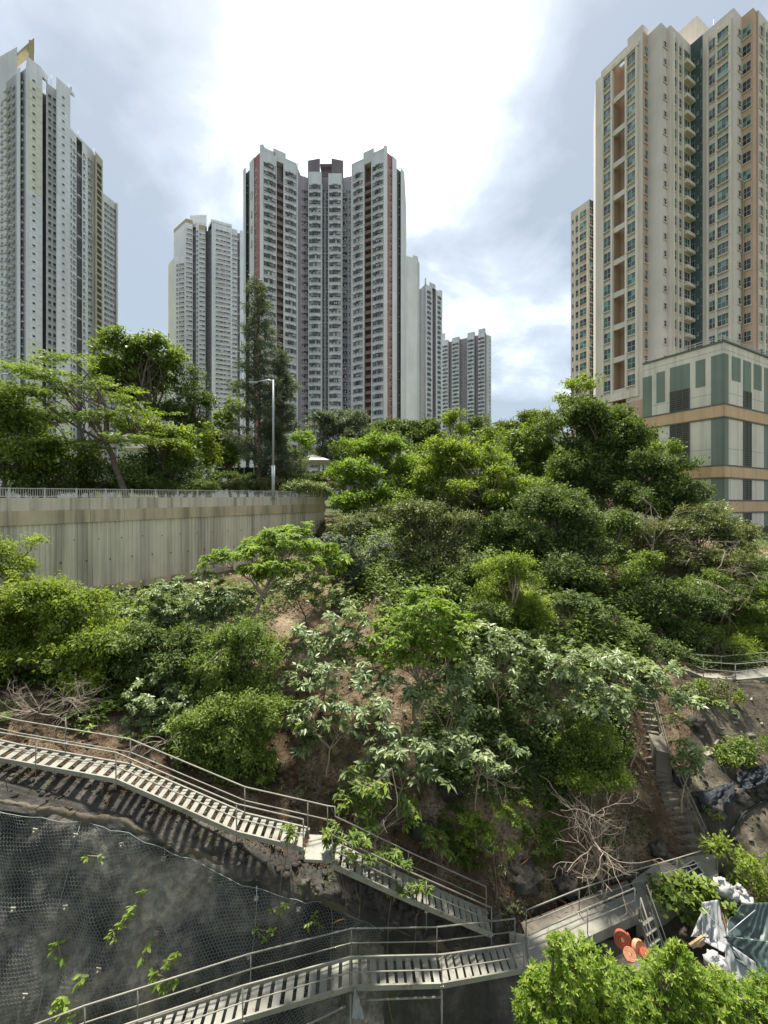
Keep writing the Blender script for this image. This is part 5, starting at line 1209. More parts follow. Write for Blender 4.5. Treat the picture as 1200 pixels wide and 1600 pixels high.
# casuarina: drooping needle sprays on many side branches
def casuarina(label, px, top, bot, D, half, seed):
    r = np.random.default_rng(seed); a = P(px, bot, D); h = (bot-top)/F*D; o = thing('casuarina', label, 'tree', a)
    mb = MB(); tip = a+Vector((-.3, 0, h)); limb(mb, a, tip, .24, .03, 7, .02, 8); C = []; A = []
    nb = 105
    for i in range(nb):
        f = 0.05+0.93*i/nb; q = a.lerp(tip, f); ln = half/F*D*(1-f)**.6*r.uniform(.5,1.15)*(0.55+.45*min(1, f*5)); an = r.uniform(0, 6.283)
        e = q+Vector((math.cos(an)*ln, math.sin(an)*ln, ln*r.uniform(.05,.6))); pts = limb(mb, q, e, .05*(1-f)+.012, .008, 4, .08, 5)
        n = int(60*(.25+ln/2.2)); t_ = r.uniform(.1, 1.05, n)
        for s in t_:
            p = q.lerp(e, s); C.append((p.x+r.normal(0,.22), p.y+r.normal(0,.22), p.z+r.normal(0,.2))); A.append((math.cos(an)*.6+r.normal(0,.5), math.sin(an)*.6+r.normal(0,.5), r.normal(-.15,.5)))
    C = np.array(C); A = np.array(A); n = len(C)
    C = np.repeat(C, 2, 0)+r.normal(0, .08, (2*n,3)); A = np.repeat(A, 2, 0)+r.normal(0, .4, (2*n,3)); n = len(C)
    V, Fc, tn = leaf_arrays(C, A, r.normal(size=(n,3)), r.uniform(.35,.8,n), r.uniform(.03,.055,n), np.clip(r.normal(.45,.2,n),0,1), sag=.25)
    link('crown', np_mesh('crown', V-np.array(a), [Fc], [LF['pine']], tn), o); mb.build('trunk', [M_BARK], o)
casuarina('tall dark feathery casuarina behind the street lamp', 404, 428, 760, 52, 54, 3)
casuarina('shorter feathery casuarina close to the right of the tall one', 440, 545, 762, 54, 44, 5)
# --- trees on the hill right of the wall
MIDD = dict(clump=.42, per=10, wratio=.5)
tree('bright yellow-green bushy tree at the right end of the retaining wall', [(590,712,48,30),(555,735,35,32,-2),(630,740,36,30),(580,770,55,26,-3),(545,790,28,16,-4),(615,700,25,16)], 47, 'lime', 600, leafL=.27, cover=1.1, trunk_r=.2, **MIDD)
tree('large yellow-green tree in the middle of the hilltop', [(735,720,60,34),(690,735,40,36,-1),(790,755,48,34,-1),(745,775,62,30,-2),(700,700,30,18),(815,790,28,26,-2)], 43, 'bright', 790, leafL=.26, cover=1.05, trunk_r=.26, bark=M_BARKL, **MIDD)
tree('olive grey-green tree with a forked pale trunk below the large yellow-green tree', [(665,815,52,28),(640,850,40,30,-1),(700,850,42,34,-1),(665,875,48,24,-2),(720,815,30,20)], 33, 'olive', 672, leafL=.19, cover=1.05, trunk_r=.2, bark=M_BARKL, clump=.34, per=10)
tree('mid-green tree with a rounded top right of the large yellow-green tree', [(830,700,44,30),(800,685,28,20),(860,725,40,34),(835,745,45,24)], 54, 'mid', 840, leafL=.32, cover=1.05, trunk_r=.25, **FAR)
tree('tall dark tree below the beige tower, its crown highest on the hill', [(900,670,52,34),(945,690,55,40),(985,715,40,36),(930,730,60,40,-2),(905,640,30,22),(960,660,30,22)], 49, 'dark', 935, leafL=.32, cover=1.2, trunk_r=.32, **FAR)
tree('pale young treetop sticking up at the left foot of the beige tower', [(905,605,24,14),(890,622,20,10),(918,628,18,12)], 62, 'bright', 905, leafL=.34, cover=.7, trunk_r=.12, **FAR)
tree('broad dark olive tree filling the right middle of the slope', [(890,800,60,38),(940,850,58,45,-1),(865,860,45,40,-1),(905,900,60,36,-3),(975,810,30,24),(850,790,30,22)], 36, 'dark', 905, leafL=.22, cover=1.2, trunk_r=.3, clump=.38, per=10)
tree('dark tree with a dense rounded outline in front of the podium', [(1030,740,46,34),(1065,765,40,28,-1),(1010,780,45,32,-1),(1060,790,45,24,-2)], 43, 'dark', 1040, leafL=.27, cover=1.15, trunk_r=.25, **MIDD)
tree('light mid-green tree left of the podium, tangled with dry branches', [(1055,830,48,28),(1105,835,45,30),(1015,850,34,32),(1085,870,60,26,-2),(1150,850,38,24)], 37, 'olive', 1070, leafL=.2, cover=.85, trunk_r=.18, clump=.36, per=10)
tree('pale sparse tree in front of the orange podium bands at the right edge', [(1100,800,34,16),(1160,860,30,26),(1195,880,28,30),(1135,815,20,14)], 39, 'pale', 1150, leafL=.2, cover=.65, trunk_r=.14, clump=.34, per=9)
tree('green shrubby tree on the slope above the path at the right edge', [(1130,930,48,32),(1180,950,44,30),(1090,925,36,26),(1200,910,40,26)], 33, 'mid', 1150, leafL=.18, cover=1.0, trunk_r=.14, clump=.32, per=10)
tree('dark overhanging shrub above the left end of the path', [(1050,960,44,36),(1010,945,36,34),(1030,990,40,24)], 32, 'dark', 1030, name='bush', cat='bush', leafL=.18, cover=1.2, trunk_r=.12, clump=.3, per=10)
tree('low grassy green bush just above the path railing', [(1150,995,40,16),(1195,1000,30,18)], 31, 'bright', 1165, name='bush', cat='bush', leafL=.2, cover=.9, trunk_r=.05, clump=.25, per=10, wratio=.15)
tree('yellow-green tree standing low in the middle of the slope', [(790,900,44,34),(770,940,40,34),(815,955,34,30),(780,985,44,22),(800,880,24,16)], 27, 'bright', 795, leafL=.15, cover=1.0, trunk_r=.14, bark=M_BARKL, clump=.28, per=10)
tree('shaded grey-green shrub with feathery leaves beside the wall end', [(560,850,48,34),(600,890,44,34),(545,900,40,30),(620,925,38,26)], 32, 'grey', 580, name='bush', cat='bush', leafL=.26, cover=.75, trunk_r=.1, clump=.4, per=8, rosette=True)
tree('dark shrub mass under the forked olive tree', [(690,925,44,26),(735,905,34,28),(655,910,34,24)], 30, 'dark', 695, name='bush', cat='bush', leafL=.18, cover=1.15, trunk_r=.1, clump=.3, per=10)
tree('brownish dry scrub beside the right end of the retaining wall', [(545,822,26,8),(585,815,20,8)], 40, 'olive', 560, name='bush', cat='bush', leafL=.2, cover=.7, trunk_r=.06, clump=.3, per=9)
tree('dark shrub behind the pale-leaved canopy, under the dark olive tree', [(860,950,40,22),(920,950,44,26),(960,980,34,22)], 29, 'dark', 900, name='bush', cat='bush', leafL=.2, cover=.9, trunk_r=.08, clump=.34, per=8, rosette=True)
for lab, L, D, lf, bx in [
  ('round mid-green tree between the two yellow-green trees, set back', [(660,720,40,34),(645,745,34,30)], 56, 'mid', 655),
  ('dark tree behind the yellow-green bushy tree, below the dense mango-like one', [(560,700,34,26),(600,690,30,20)], 62, 'dark', 575),
  ('shaded dark tree under the right side of the large yellow-green tree', [(790,830,44,34),(835,840,36,34),(760,860,36,30)], 38, 'dark', 800),
  ('green tree filling the gap left of the tall dark tree', [(880,745,38,30),(850,765,34,24)], 47, 'mid', 870),
  ('leafy tree behind the right end of the hilltop, next to the podium foot', [(1000,690,34,28),(1030,705,26,22)], 58, 'mid', 1010),
  ('grey-green shrub below the ribbed wall end', [(505,870,34,26),(540,880,30,22)], 31, 'grey', 515),
  ('dark mid-slope shrub right of the fresh green centre tree', [(745,960,36,28),(720,985,30,24)], 25, 'dark', 735),
  ('leafy shrub on the upper slope right of the olive dark tree', [(1000,880,36,30),(985,920,34,28)], 33, 'mid', 995)]:
    tree(lab, L, D, lf, bx, leafL=.0052*D+.02, cover=1.0, trunk_r=.12, clump=.0085*D+.05, per=10)
for lab, L, D, lf, bx in [
  ('mid-green bush filling the hilltop between the two yellow-green trees', [(640,775,40,26),(680,790,36,22)], 45, 'mid', 655),
  ('leafy bush under the large yellow-green tree, at its left', [(720,800,44,24),(760,815,36,22)], 42, 'olive', 735),
  ('dark bush behind the olive dark tree, at the podium side', [(955,770,40,26),(920,760,36,24)], 46, 'dark', 940),
  ('shaded shrub at the upper end of the old steps', [(1000,1005,34,20),(1035,1018,24,14),(970,1000,26,18)], 28.5, 'dark', 1005),
  ('mid-green shrub overhanging the left end of the path', [(1075,1000,34,18),(1100,1010,26,12)], 31, 'mid', 1085),
  ('weedy bush at the left rim of the concrete slope, beside the canopy tip', [(1100,1085,28,12),(1130,1075,20,8)], 26.0, 'olive', 1105),
  ('leafy weeds above the black sheets on the concrete slope', [(1140,1180,22,12),(1175,1165,22,12)], 23.6, 'mid', 1150)]:
    tree(lab, L, D, lf, bx, name='bush', cat='bush', leafL=.0052*D+.02, cover=1.0, trunk_r=.06, clump=.0085*D+.05, per=10)
# --- left side of the slope
NEAR = dict(clump=.24, per=10, wratio=.5)
tree('big yellow-green tree at the left edge in front of the ribbed wall', [(35,960,62,42),(110,955,55,36),(170,1000,48,36),(95,1020,70,40,-.6),(150,1050,50,26,-.8),(20,1030,60,40,-.5),(-40,980,60,50)], 21.5, 'bright', 60, leafL=.155, cover=1.15, trunk_r=.2, **NEAR)
tree('small light green treetop against the ribbed wall at the left edge', [(20,860,40,28),(35,890,32,22),(-20,870,40,30)], 23.5, 'bright', 15, leafL=.13, cover=.95, trunk_r=.12, **NEAR)
tree('tree of large drooping leaf whorls with a bare pale trunk in front of the wall', [(395,865,44,18),(450,845,40,20,.5),(350,875,34,16),(490,860,36,16,1),(430,885,48,16,-.5),(470,825,28,12,1),(520,880,26,16,1)], 25, 'lime', 362, leafL=.36, cover=.62, trunk_r=.13, bark=M_BARKL, clump=.34, per=8, rosette=True, base_D=22.6, wratio=.36, droop=.5)
tree('grey-green shrub with pale leaf tops in front of the wall foot', [(270,930,40,24),(320,925,40,24),(360,940,34,24),(300,960,50,20),(240,965,34,16)], 24, 'pale', 300, name='bush', cat='bush', leafL=.24, cover=.85, trunk_r=.08, clump=.3, per=8, rosette=True)
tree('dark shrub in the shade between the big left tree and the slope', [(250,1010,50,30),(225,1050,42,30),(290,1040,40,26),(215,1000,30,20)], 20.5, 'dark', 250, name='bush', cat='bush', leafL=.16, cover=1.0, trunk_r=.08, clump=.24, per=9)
tree('pale leafy shrub hanging over the upper stair from the shady left slope', [(225,1090,38,28),(260,1110,34,24),(230,1130,40,20)], 18.8, 'pale', 240, name='bush', cat='bush', leafL=.17, cover=.8, trunk_r=.06, clump=.24, per=8, rosette=True)
tree('dense rounded dark green bush in the middle left of the slope', [(375,1035,52,36),(405,1070,38,36),(340,1060,36,30),(390,1000,36,22)], 19.8, 'mid', 375, name='bush', cat='bush', leafL=.12, cover=1.2, trunk_r=.1, clump=.2, per=10)
tree('second dense bush, just above the upper stair and its handrail', [(360,1120,54,40),(400,1150,42,40),(325,1150,44,36),(370,1185,52,24),(410,1105,34,26)], 17.9, 'mid', 370, name='bush', cat='bush', leafL=.115, cover=1.2, trunk_r=.1, clump=.2, per=10)
tree('bush of pale leaf whorls right of the ribbed wall, over bare soil', [(470,905,40,22),(510,930,36,24),(445,930,30,20)], 27, 'pale', 480, name='bush', cat='bush', leafL=.26, cover=.6, trunk_r=.06, clump=.34, per=8, rosette=True)
# --- pale whorled shrubs of the centre and right
WH = dict(rosette=True, per=8, clump=.34, wratio=.42, sub=7)
tree('pale-barked tree with fresh yellow-green leaf whorls in the centre of the slope', [(645,950,46,18),(610,985,46,20),(690,970,40,20),(650,1010,60,24),(710,1010,30,22),(600,1030,40,18),(668,930,30,12)], 20.5, 'lime', 655, leafL=.30, cover=.55, trunk_r=.09, bark=M_BARKL, **WH)
for lab, L, D, lf, bx in [
  ('whorled shrub on bare soil left of the fresh green centre tree', [(500,985,42,20),(540,1010,44,20),(480,1020,34,16),(545,970,34,14)], 21, 'pale', 500),
  ('low whorled shrub below the left side of the centre tree', [(520,1045,50,16),(570,1055,40,16),(480,1060,30,14)], 19.6, 'pale', 520),
  ('whorled shrub beside the dense dark bush, over brown soil', [(490,1110,44,20),(540,1130,44,24),(470,1140,38,18),(580,1105,36,16)], 18.3, 'pale', 510),
  ('shrub with large pale leaves below the right side of the centre tree', [(700,1075,46,24),(735,1055,34,22),(660,1085,36,20),(715,1110,40,18)], 19.3, 'pale', 690),
  ('spreading shrub above the dead twigs in the centre', [(610,1160,48,24),(650,1190,44,22),(585,1200,40,22),(690,1165,40,18)], 17.6, 'pale', 620),
  ('wide shrub with drooping pale leaves left of the dead branches', [(745,1170,48,16),(790,1170,26,12),(720,1150,34,14)], 18.0, 'pale', 745),
  ('shrub hanging just above the middle of the upper stair', [(560,1250,30,18),(600,1275,34,18),(580,1225,30,16),(630,1270,22,16)], 16.4, 'mid', 590),
  ('left part of the pale-leaved canopy above the brown slope', [(780,1000,44,24),(750,1030,30,26),(810,1035,44,28),(770,1065,38,24)], 22, 'pale', 780),
  ('middle of the pale-leaved canopy, tallest of its three parts', [(870,1020,48,22),(910,1035,48,26),(860,1070,50,28),(920,1085,44,24),(830,1100,36,22)], 21.5, 'pale', 880),
  ('right tip of the pale-leaved canopy reaching over the old steps', [(985,1050,50,20),(1030,1080,46,20),(970,1090,44,20),(1085,1100,40,10),(1060,1122,30,10),(1030,1045,30,12)], 22.5, 'pale', 985),
  ('leafy shrub beside the concrete side block of the old steps', [(1085,1178,26,15),(1072,1195,20,12)], 21.3, 'pale', 1065),
  ]:
    tree(lab, L, D, lf, bx, name='bush', cat='bush', leafL=.29, cover=.5, trunk_r=.045, bark=M_BARKL, **WH)
tree('dense small-leaved green bush under the pale-leaved canopy', [(925,1150,42,32),(905,1180,36,28),(950,1185,32,28)], 21, 'mid', 925, name='bush', cat='bush', leafL=.13, cover=1.0, trunk_r=.06, clump=.22, per=9)
tree('fresh green small bush above the big bare grey shrub', [(930,1210,40,14),(905,1220,30,12)], 19.7, 'bright', 920, name='bush', cat='bush', leafL=.13, cover=.9, trunk_r=.04, clump=.2, per=9)
tree('sparse bright-leaved shrub left of the big bare shrub', [(770,1290,34,14),(745,1300,26,14),(800,1275,28,14),(790,1315,22,10),(735,1280,18,12)], 17.2, 'bright', 775, name='bush', cat='bush', leafL=.14, cover=.5, trunk_r=.04, clump=.2, per=8, rosette=True)
for lab, L, D in [('rosette plant leaning over the square stair landing', [(520,1296,24,12),(545,1310,18,10)], 14.6),
   ('rosette plant growing through the upper stair just below the landing', [(560,1325,22,16),(565,1350,18,10)], 14.6),
   ('rosette plant growing through the lower flight of the upper stair', [(600,1342,24,12),(625,1340,18,10)], 14.9),
   ('small green plant on the treads in the lower third of the upper stair', [(640,1390,18,10),(660,1388,12,7)], 14.9),
   ('small plant on the rock above the handrail of the lower flight', [(685,1320,18,10),(668,1308,14,9),(700,1332,10,8)], 16.2),
   ('small dark plant hanging below the treads left of the landing', [(446,1303,11,12)], 14.2)]:
    tree(lab, L, D, 'mid', name='rosette_plant', cat='plant', leafL=.21, cover=.9, trunk_r=.02, rosette=True, per=9, clump=.17, wratio=.34, sub=4, parts=('stem','leaves'))
tree('dark green climbing plant with large leaves under the right end of the footbridge', [(1085,1392,28,12),(1050,1397,22,11),(1112,1405,24,12),(1085,1425,20,9)], 17.6, 'mid', 1080, name='climbing_plant', cat='plant', leafL=.22, cover=.8, trunk_r=.03, clump=.22, per=9, wratio=.8, parts=('stem','leaves'))
tree('light green creeping shrub at the right edge above the tarpaulins', [(1140,1340,30,12),(1175,1365,30,16),(1190,1395,22,12),(1120,1335,18,8)], 18.5, 'bright', 1160, name='bush', cat='bush', leafL=.17, cover=.7, trunk_r=.03, clump=.22, per=8)
for px, py, D, lab in ((1115,1275,20.5,'tiny bright fern in the black-sheeted channel'), (1165,1190,23,'small plant growing on the concrete slope near the right edge'), (1150,1085,26,'tuft of grass near the top of the concrete slope'), (1100,1075,25.5,'leafy tuft at the left rim of the concrete slope')):
    tree(lab, [(px,py,11,8)], D, 'bright', name='small_plant', cat='plant', leafL=.16, cover=.9, trunk_r=.015, clump=.15, per=8, sub=4, parts=('stem','leaves'))

# --- bare shrubs
def bare(label, base, targets, r, D, n=5, seed=1, name='bare_shrub', droop=0.0, gen=3):
    rr = random.Random(seed); o = thing(name, label, 'shrub', base); mb = MB()
    def grow(p, d, L, rad, g):
        pts = [p]; q = p.copy(); dd = d.copy()
        for i in range(4):
            dd = (dd+Vector((rr.gauss(0,.16), rr.gauss(0,.16), rr.gauss(0,.16)-droop*.1))).normalized(); q = q+dd*L/4; pts.append(q.copy())
        mb.tube(pts, [lerp(rad, rad*.55, i/4) for i in range(5)], 5 if g > 1 else 4, caps=False)
        if g <= 0: return
        for k in range(rr.randint(2, n-2 if g < gen else n-1)):
            f = rr.randint(1, 4); d2 = (dd+Vector((rr.gauss(0,.6), rr.gauss(0,.6), rr.gauss(0,.45)))).normalized()
            grow(pts[f], d2, L*rr.uniform(.5,.8), rad*.55, g-1)
    for tg in targets:
        v = Vector(tg)-Vector(base); grow(Vector(base), v.normalized(), v.length*.62, r, gen)
    mb.build('branches', [M_TWIG], o); return o
bs = P(938,1345,17.9)
bare('big bare grey shrub with tangled dead twigs behind the footbridge rail', P(940,1375,18.0), [P(870,1270,17.4), P(905,1245,17.6), P(945,1240,17.5), P(985,1275,17.2), P(1000,1335,16.8), P(880,1330,17.0), P(930,1300,17)], .04, 17.9, 5, 2, gen=4)
bare('dead twiggy branches on the bare soil right of the centre shrubs', P(760,1215,18.2), [P(720,1180,18), P(790,1180,18), P(820,1195,18), P(745,1165,18.4), P(770,1250,17.6), P(810,1225,17.8)], .03, 18, 5, 4)
bare('dry twiggy brush above the upper stair at the left edge', P(60,1115,18.3), [P(0,1090,17.8), P(30,1085,18), P(90,1085,18), P(125,1095,17.5), P(-20,1115,17), P(110,1120,17)], .03, 18, 6, 5, gen=4)
bare('arching dead twigs behind the handrail in the left shade', P(262,1160,17.4), [P(205,1120,17), P(240,1110,17), P(285,1135,17), P(180,1150,16.8)], .018, 17, 5, 6, droop=2)
bare('leafless hanging branch in front of the podium trees', P(1020,860,35.5), [P(1035,770,35), P(1055,748,35), P(1010,800,35)], .06, 35, 4, 7, gen=2)
bare('dry straw-coloured twigs hanging on the slope at the right', P(1170,935,31.5), [P(1120,945,30.8), P(1090,940,30.6), P(1150,965,30.8), P(1190,880,31)], .04, 31, 6, 8, droop=1.5, gen=3)
bare('reddish dead scrub beside the old steps', P(990,1260,21.0), [P(975,1225,20.8), P(1000,1215,20.8), P(1010,1245,20.4), P(965,1250,20.6)], .02, 21, 6, 9, gen=4)
bare('bare pale twig hanging above the upper stair in the centre', P(612,1200,16.2), [P(605,1260,15.8), P(640,1290,15.6), P(565,1290,15.6)], .02, 16, 4, 11, gen=2)
bare('thin white twig in front of the dense dark bushes', P(345,1015,18.8), [P(312,1060,18), P(318,1090,17.8)], .02, 18, 3, 12, gen=1)
for lab, b0, T_ in [('straw-coloured dead branch sweeping right above the path', P(1085,905,31.5), [P(1150,895,31), P(1180,925,30.8)]),
    ('pale dead twigs in front of the light tree left of the podium', P(1100,870,35), [P(1070,820,34.6), P(1120,830,34.6), P(1140,860,34.4), P(1050,850,34.4)]),
    ('long pale dead stem leaning right near the right edge', P(1120,890,33), [P(1195,868,32.6), P(1170,850,32.6)]),
    ('brown dead stalks standing beside the left end of the path railing', P(1115,1030,30.2), [P(1115,985,30), P(1130,990,30), P(1100,1000,30)])]:
    bare(lab, b0, T_, .035, 31, 5, len(lab), droop=.8, gen=3)
# broken trunk
tk = P(368,1020,22.5); bt = thing('broken_trunk', 'splintered broken brown trunk beside the tall pale leaning trunk', 'tree stump', tk)
mb = MB(); mb.tube([tk+Vector((0,0,-1)), tk+Vector((-.1,0,.6)), tk+Vector((-.35,.05,1.6)), tk+Vector((-.42,0,2.0))], [.13,.11,.09,.02], 7); mb.tube([tk+Vector((0.1,0,0)), tk+Vector((-.25,-.1,.9)), tk+Vector((-.5,-.1,.4))], [.06,.04,.01], 5); mb.build('trunk', [m_plain('split_wood', (0.30,0.16,0.08), .85, .4, 5)], bt)

# --- undergrowth, litter and grass (nobody could count them)
def scatter(name, zone_f, n, mat, size, per, rosette, lift=(0.0,.25), kindw=.5, up=True, thresh=None, sc=.45, seed=3):
    r = np.random.default_rng(seed)
    cs, zs_ = [], []
    ccs = r.uniform(-60, 1300, n*3); zzs = r.uniform(3.0, 8.0, n*3)
    fi = (ccs-cols[0])/10; fj = np.interp(zzs, zone, np.arange(len(zone))); i = np.clip(fi.astype(int), 0, nc-2); j = np.clip(fj.astype(int), 0, nr-2); u = (fi-i)[:,None]; v = (fj-j)[:,None]
    Q = TV[i,j]*(1-u)*(1-v)+TV[i+1,j]*u*(1-v)+TV[i,j+1]*(1-u)*v+TV[i+1,j+1]*u*v
    m = zone_f(ccs, zzs)
    if thresh is not None:
        nv = np.array([noise.fractal(Vector(q)*sc, 1.0, 2.0, 3) for q in Q]); m &= nv > thresh
    Q = Q[m][:n]; k = len(Q)
    Q = Q+np.stack([np.zeros(k), np.zeros(k), r.uniform(lift[0], lift[1], k)], 1)
    c = np.repeat(Q, per, 0)
    if rosette:
        ang = np.tile(np.arange(per)*2*math.pi/per, k)+np.repeat(r.uniform(0,6.28,k), per); ax = np.stack([np.cos(ang), np.sin(ang), r.normal(.15,.25,k*per)], 1); nr_ = np.stack([-np.cos(ang)*.2, -np.sin(ang)*.2, np.ones(k*per)], 1)
    else:
        c = c+r.normal(0, size*1.2, c.shape)*np.array([1,1,.7 if up else .05]); ax = r.normal(size=c.shape); ax[:,2] = ax[:,2]*.4+(.2 if up else 0); nr_ = np.array([0,-.25,1.0])+r.normal(0,.35 if up else .3,c.shape)
    L = size*r.uniform(.6,1.3,k*per); V, Fc, tn = leaf_arrays(c, ax, nr_, L, L*kindw, np.clip(np.repeat(r.normal(.42,.17,k), per)+r.normal(0,.1,k*per),0,1))
    N_LEAF[0] += len(Fc)
    o = link(name, np_mesh(name, V, [Fc], [LF[mat]], tn)); o['kind'] = 'stuff'; return o
hillz = lambda c, z: (z > 4.15) & (z < 7.9) & ((c < 1070) | (z > 6.7))
bare_soil = lambda c, z: ~((c > 425) & (c < 660) & (z > 4.2) & (z < 6.6)) & ~((c > 985) & (c < 1075))
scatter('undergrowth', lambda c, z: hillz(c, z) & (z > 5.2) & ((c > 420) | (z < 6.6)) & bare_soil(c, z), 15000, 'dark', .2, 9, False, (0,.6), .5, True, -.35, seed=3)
scatter('undergrowth', lambda c, z: hillz(c, z) & (z > 4.4) & ((c > 420) | (z < 6.7)) & bare_soil(c, z), 4500, 'mid', .24, 8, True, (.05,.6), .42, True, -.08, seed=4)
scatter('ground_cover', lambda c, z: (z > 6.3) & (z < 8) & ((c > 520) | (z < 6.6)) & ((c < 1000) | (z > 7.2)), 12000, 'mid', .28, 9, False, (0,1.3), .5, True, -.3, seed=5)
scatter('leaf_litter', lambda c, z: (z > 3.5) & (z < 7.2) & (c < 1075), 17000, 'dry', .08, 3, False, (.0,.03), .6, False, -.35, .9, seed=6)
scatter('fallen_twigs', lambda c, z: (z > 3.3) & (z < 6.8) & (c < 1075), 2600, 'dry', .55, 1, False, (.0,.06), .035, False, None, .9, seed=16)
scatter('stem_litter', lambda c, z: (z > 4.2) & (z < 6.6) & (c > 420) & (c < 1000), 1800, 'dry', .5, 2, False, (.05,.3), .03, True, -.2, .7, seed=17)
scatter('weeds', lambda c, z: (z > 3.6) & (z < 6.6) & (c > 400) & (c < 1010), 1500, 'pale', .15, 7, True, (.02,.2), .4, True, .02, .9, seed=18)
scatter('moss_tufts', lambda c, z: (z > 3.0) & (z < 4.6) & (c < 1060), 2200, 'olive', .07, 7, False, (0,.05), .4, True, .12, .8, seed=7)
def rubble(name, zone_f, n, smin, smax, seed):
    r = np.random.default_rng(seed); V = []; Fs = []
    ico = []; ph = (1+5**.5)/2
    for a in (-1,1):
        for b in (-ph,ph): ico += [(0,a,b),(a,b,0),(b,0,a)]
    ico = unit(np.array(ico, float)); import itertools
    tri = [t for t in itertools.combinations(range(12), 3) if all(np.linalg.norm(ico[t[i]]-ico[t[j]]) < 1.2 for i, j in ((0,1),(1,2),(0,2)))]
    tri = np.array([t if np.dot(np.cross(ico[t[1]]-ico[t[0]], ico[t[2]]-ico[t[0]]), ico[t[0]]) > 0 else (t[0],t[2],t[1]) for t in tri])
    k = 0
    while k < n:
        c, z = r.uniform(-60, 1200), r.uniform(2.2, 6.5)
        if not zone_f(c, z): continue
        i = int((c-cols[0])/10); j = int(np.interp(z, zone, np.arange(len(zone)))); p = TV[i, j]*(.5)+TV[min(i+1,nc-1), j]*.5
        s_ = smin*(smax/smin)**(r.random()**2.2); q = ico*r.uniform(.65,1.25,(12,1))*s_*np.array([1, r.uniform(.6,1), r.uniform(.4,.8)]); a = r.uniform(0,6.28); q = np.stack([q[:,0]*math.cos(a)-q[:,1]*math.sin(a), q[:,0]*math.sin(a)+q[:,1]*math.cos(a), q[:,2]], 1)
        V.append(q+p+np.array([r.normal(0,.05), r.normal(0,.05), s_*.1])); Fs.append(tri+12*k); k += 1
    o = link(name, np_mesh(name, np.concatenate(V), [np.concatenate(Fs)], [M_ROCK])); o['kind'] = 'stuff'
rubble('rubble', lambda c, z: (z > 2.6 and z < 4.6 and c < 1070), 900, .03, .22, 21)
rubble('loose_stones', lambda c, z: (z > 4.0 and z < 6.2 and 400 < c < 1060), 500, .03, .16, 22)
rubble('slope_stones', lambda c, z: (z > 2.3 and z < 6.2 and c > 1080), 260, .04, .25, 23)
# hedges behind the railing
def hedge(label, px0, px1, py0, py1, D, leaf, seed):
    n = 9; L = [(lerp(px0, px1, (i+.5)/n), (py0+py1)/2+random.uniform(-2,2), (px1-px0)/n*.75, (py1-py0)/2) for i in range(n)]
    tree(label, L, D, leaf, name='hedge', cat='hedge', leafL=.18, cover=1.3, trunk=False, clump=.28, per=10, sub=6, parts=('stem','foliage'))
hedge('lower clipped hedge behind the railing, running from the lamp to the yellow-green tree', 330, 520, 752, 768, 50, 'olive', 1)
hedge('dark clipped hedge below the pavilion fence', 335, 525, 741, 756, 55, 'dark', 2)
hedge('shaded planting strip behind the railing at left', 20, 330, 752, 770, 43, 'dark', 3)
hedge('pale-topped shrubs close behind the railing right of the lamp', 440, 515, 757, 772, 47, 'pale', 4)
# ------------------------------------------------------------------ pavilion, fence, sign behind the railing
M_PAV = m_wall('pavilion_white', (0.64,0.60,0.52), (0.4,0.37,0.3), .3, .6, 1)
DP = 72; pv = thing('pavilion', 'small cream park pavilion with square posts and a low pitched roof behind the wall', 'pavilion', P(490,744,DP))
def bx(mb, px0, px1, py0, py1, D, dep, m=0):
    a, c = P(px0, py1, D), P(px1, py0, D); mb.box(((a.x+c.x)/2, D+dep/2, (a.z+c.z)/2), (c.x-a.x, dep, c.z-a.z), m)
for px, D in ((467,DP), (479.5,DP+.2), (498,DP+4), (508,DP+.1), (473,DP+5), (512,DP+4.5)):
    b = MB(); bx(b, px-1.7, px+1.7, 722, 750, D, .4); b.build('post', [M_PAV], pv)
b = MB(); bx(b, 461, 513, 718.5, 722, DP-.2, 5.4); b.build('beam', [M_PAV], pv)
b = MB(); a, c = P(459,718.4,DP-.6), P(515,718.4,DP-.6); ap = P(490,710,DP+2.5); dd = Vector((0,6.4,0)); q = [a, c, c+dd, a+dd]
for i in range(4): b.face([q[i], q[(i+1)%4], ap])
b.face(q[::-1]); b.build('roof', [M_PAV], pv)
b = MB(); bx(b, 465, 510, 741, 744, DP-.1, .3); b.build('plinth', [M_PAV], pv)
fe = thing('park_fence', 'dark green hedge-like fence with pale posts in front of the pavilion', 'fence', P(430,745,60))
M_FENCE = m_plain('fence_dark_green', (0.022,0.032,0.026), .8, .3, 3)
for a, c, ya, yb in ((335,412,735,734), (448,522,739,743)):
    n = 5
    for i in range(n):
        x0, x1 = lerp(a,c,i/n)+.5, lerp(a,c,(i+1)/n)-.5; y = lerp(ya,yb,i/n)
        b = MB(); bx(b, x0, x1, y-4, y+10, 61, .1); b.build('fence_panel', [M_FENCE], fe)
        b = MB(); bx(b, x0-1, x0-.0, y-5, y+11, 60.9, .12); b.build('post', [M_RAILP], fe)
sg = thing('road_sign', 'small round orange and white road sign on a pole by the bright bushy tree', 'sign', P(514,768,49.5))
M_OR = m_plain('sign_orange', (0.55,0.13,0.04), .5); b = MB(); b.tube([P(514,775,49.5), P(514,742,49.5)], .04, 6); b.build('pole', [M_GALV], sg)
b = MB(); c = P(513.5,747,49.4); b.tube([c, c+Vector((0,.05,0))], .36, 16, smooth=False); b.build('plate', [M_OR], sg)
b = MB(); c = P(513.5,747,49.34); b.tube([c, c+Vector((0,.04,0))], .24, 16, smooth=False); b.build('plate_centre', [M_WHITE], sg)
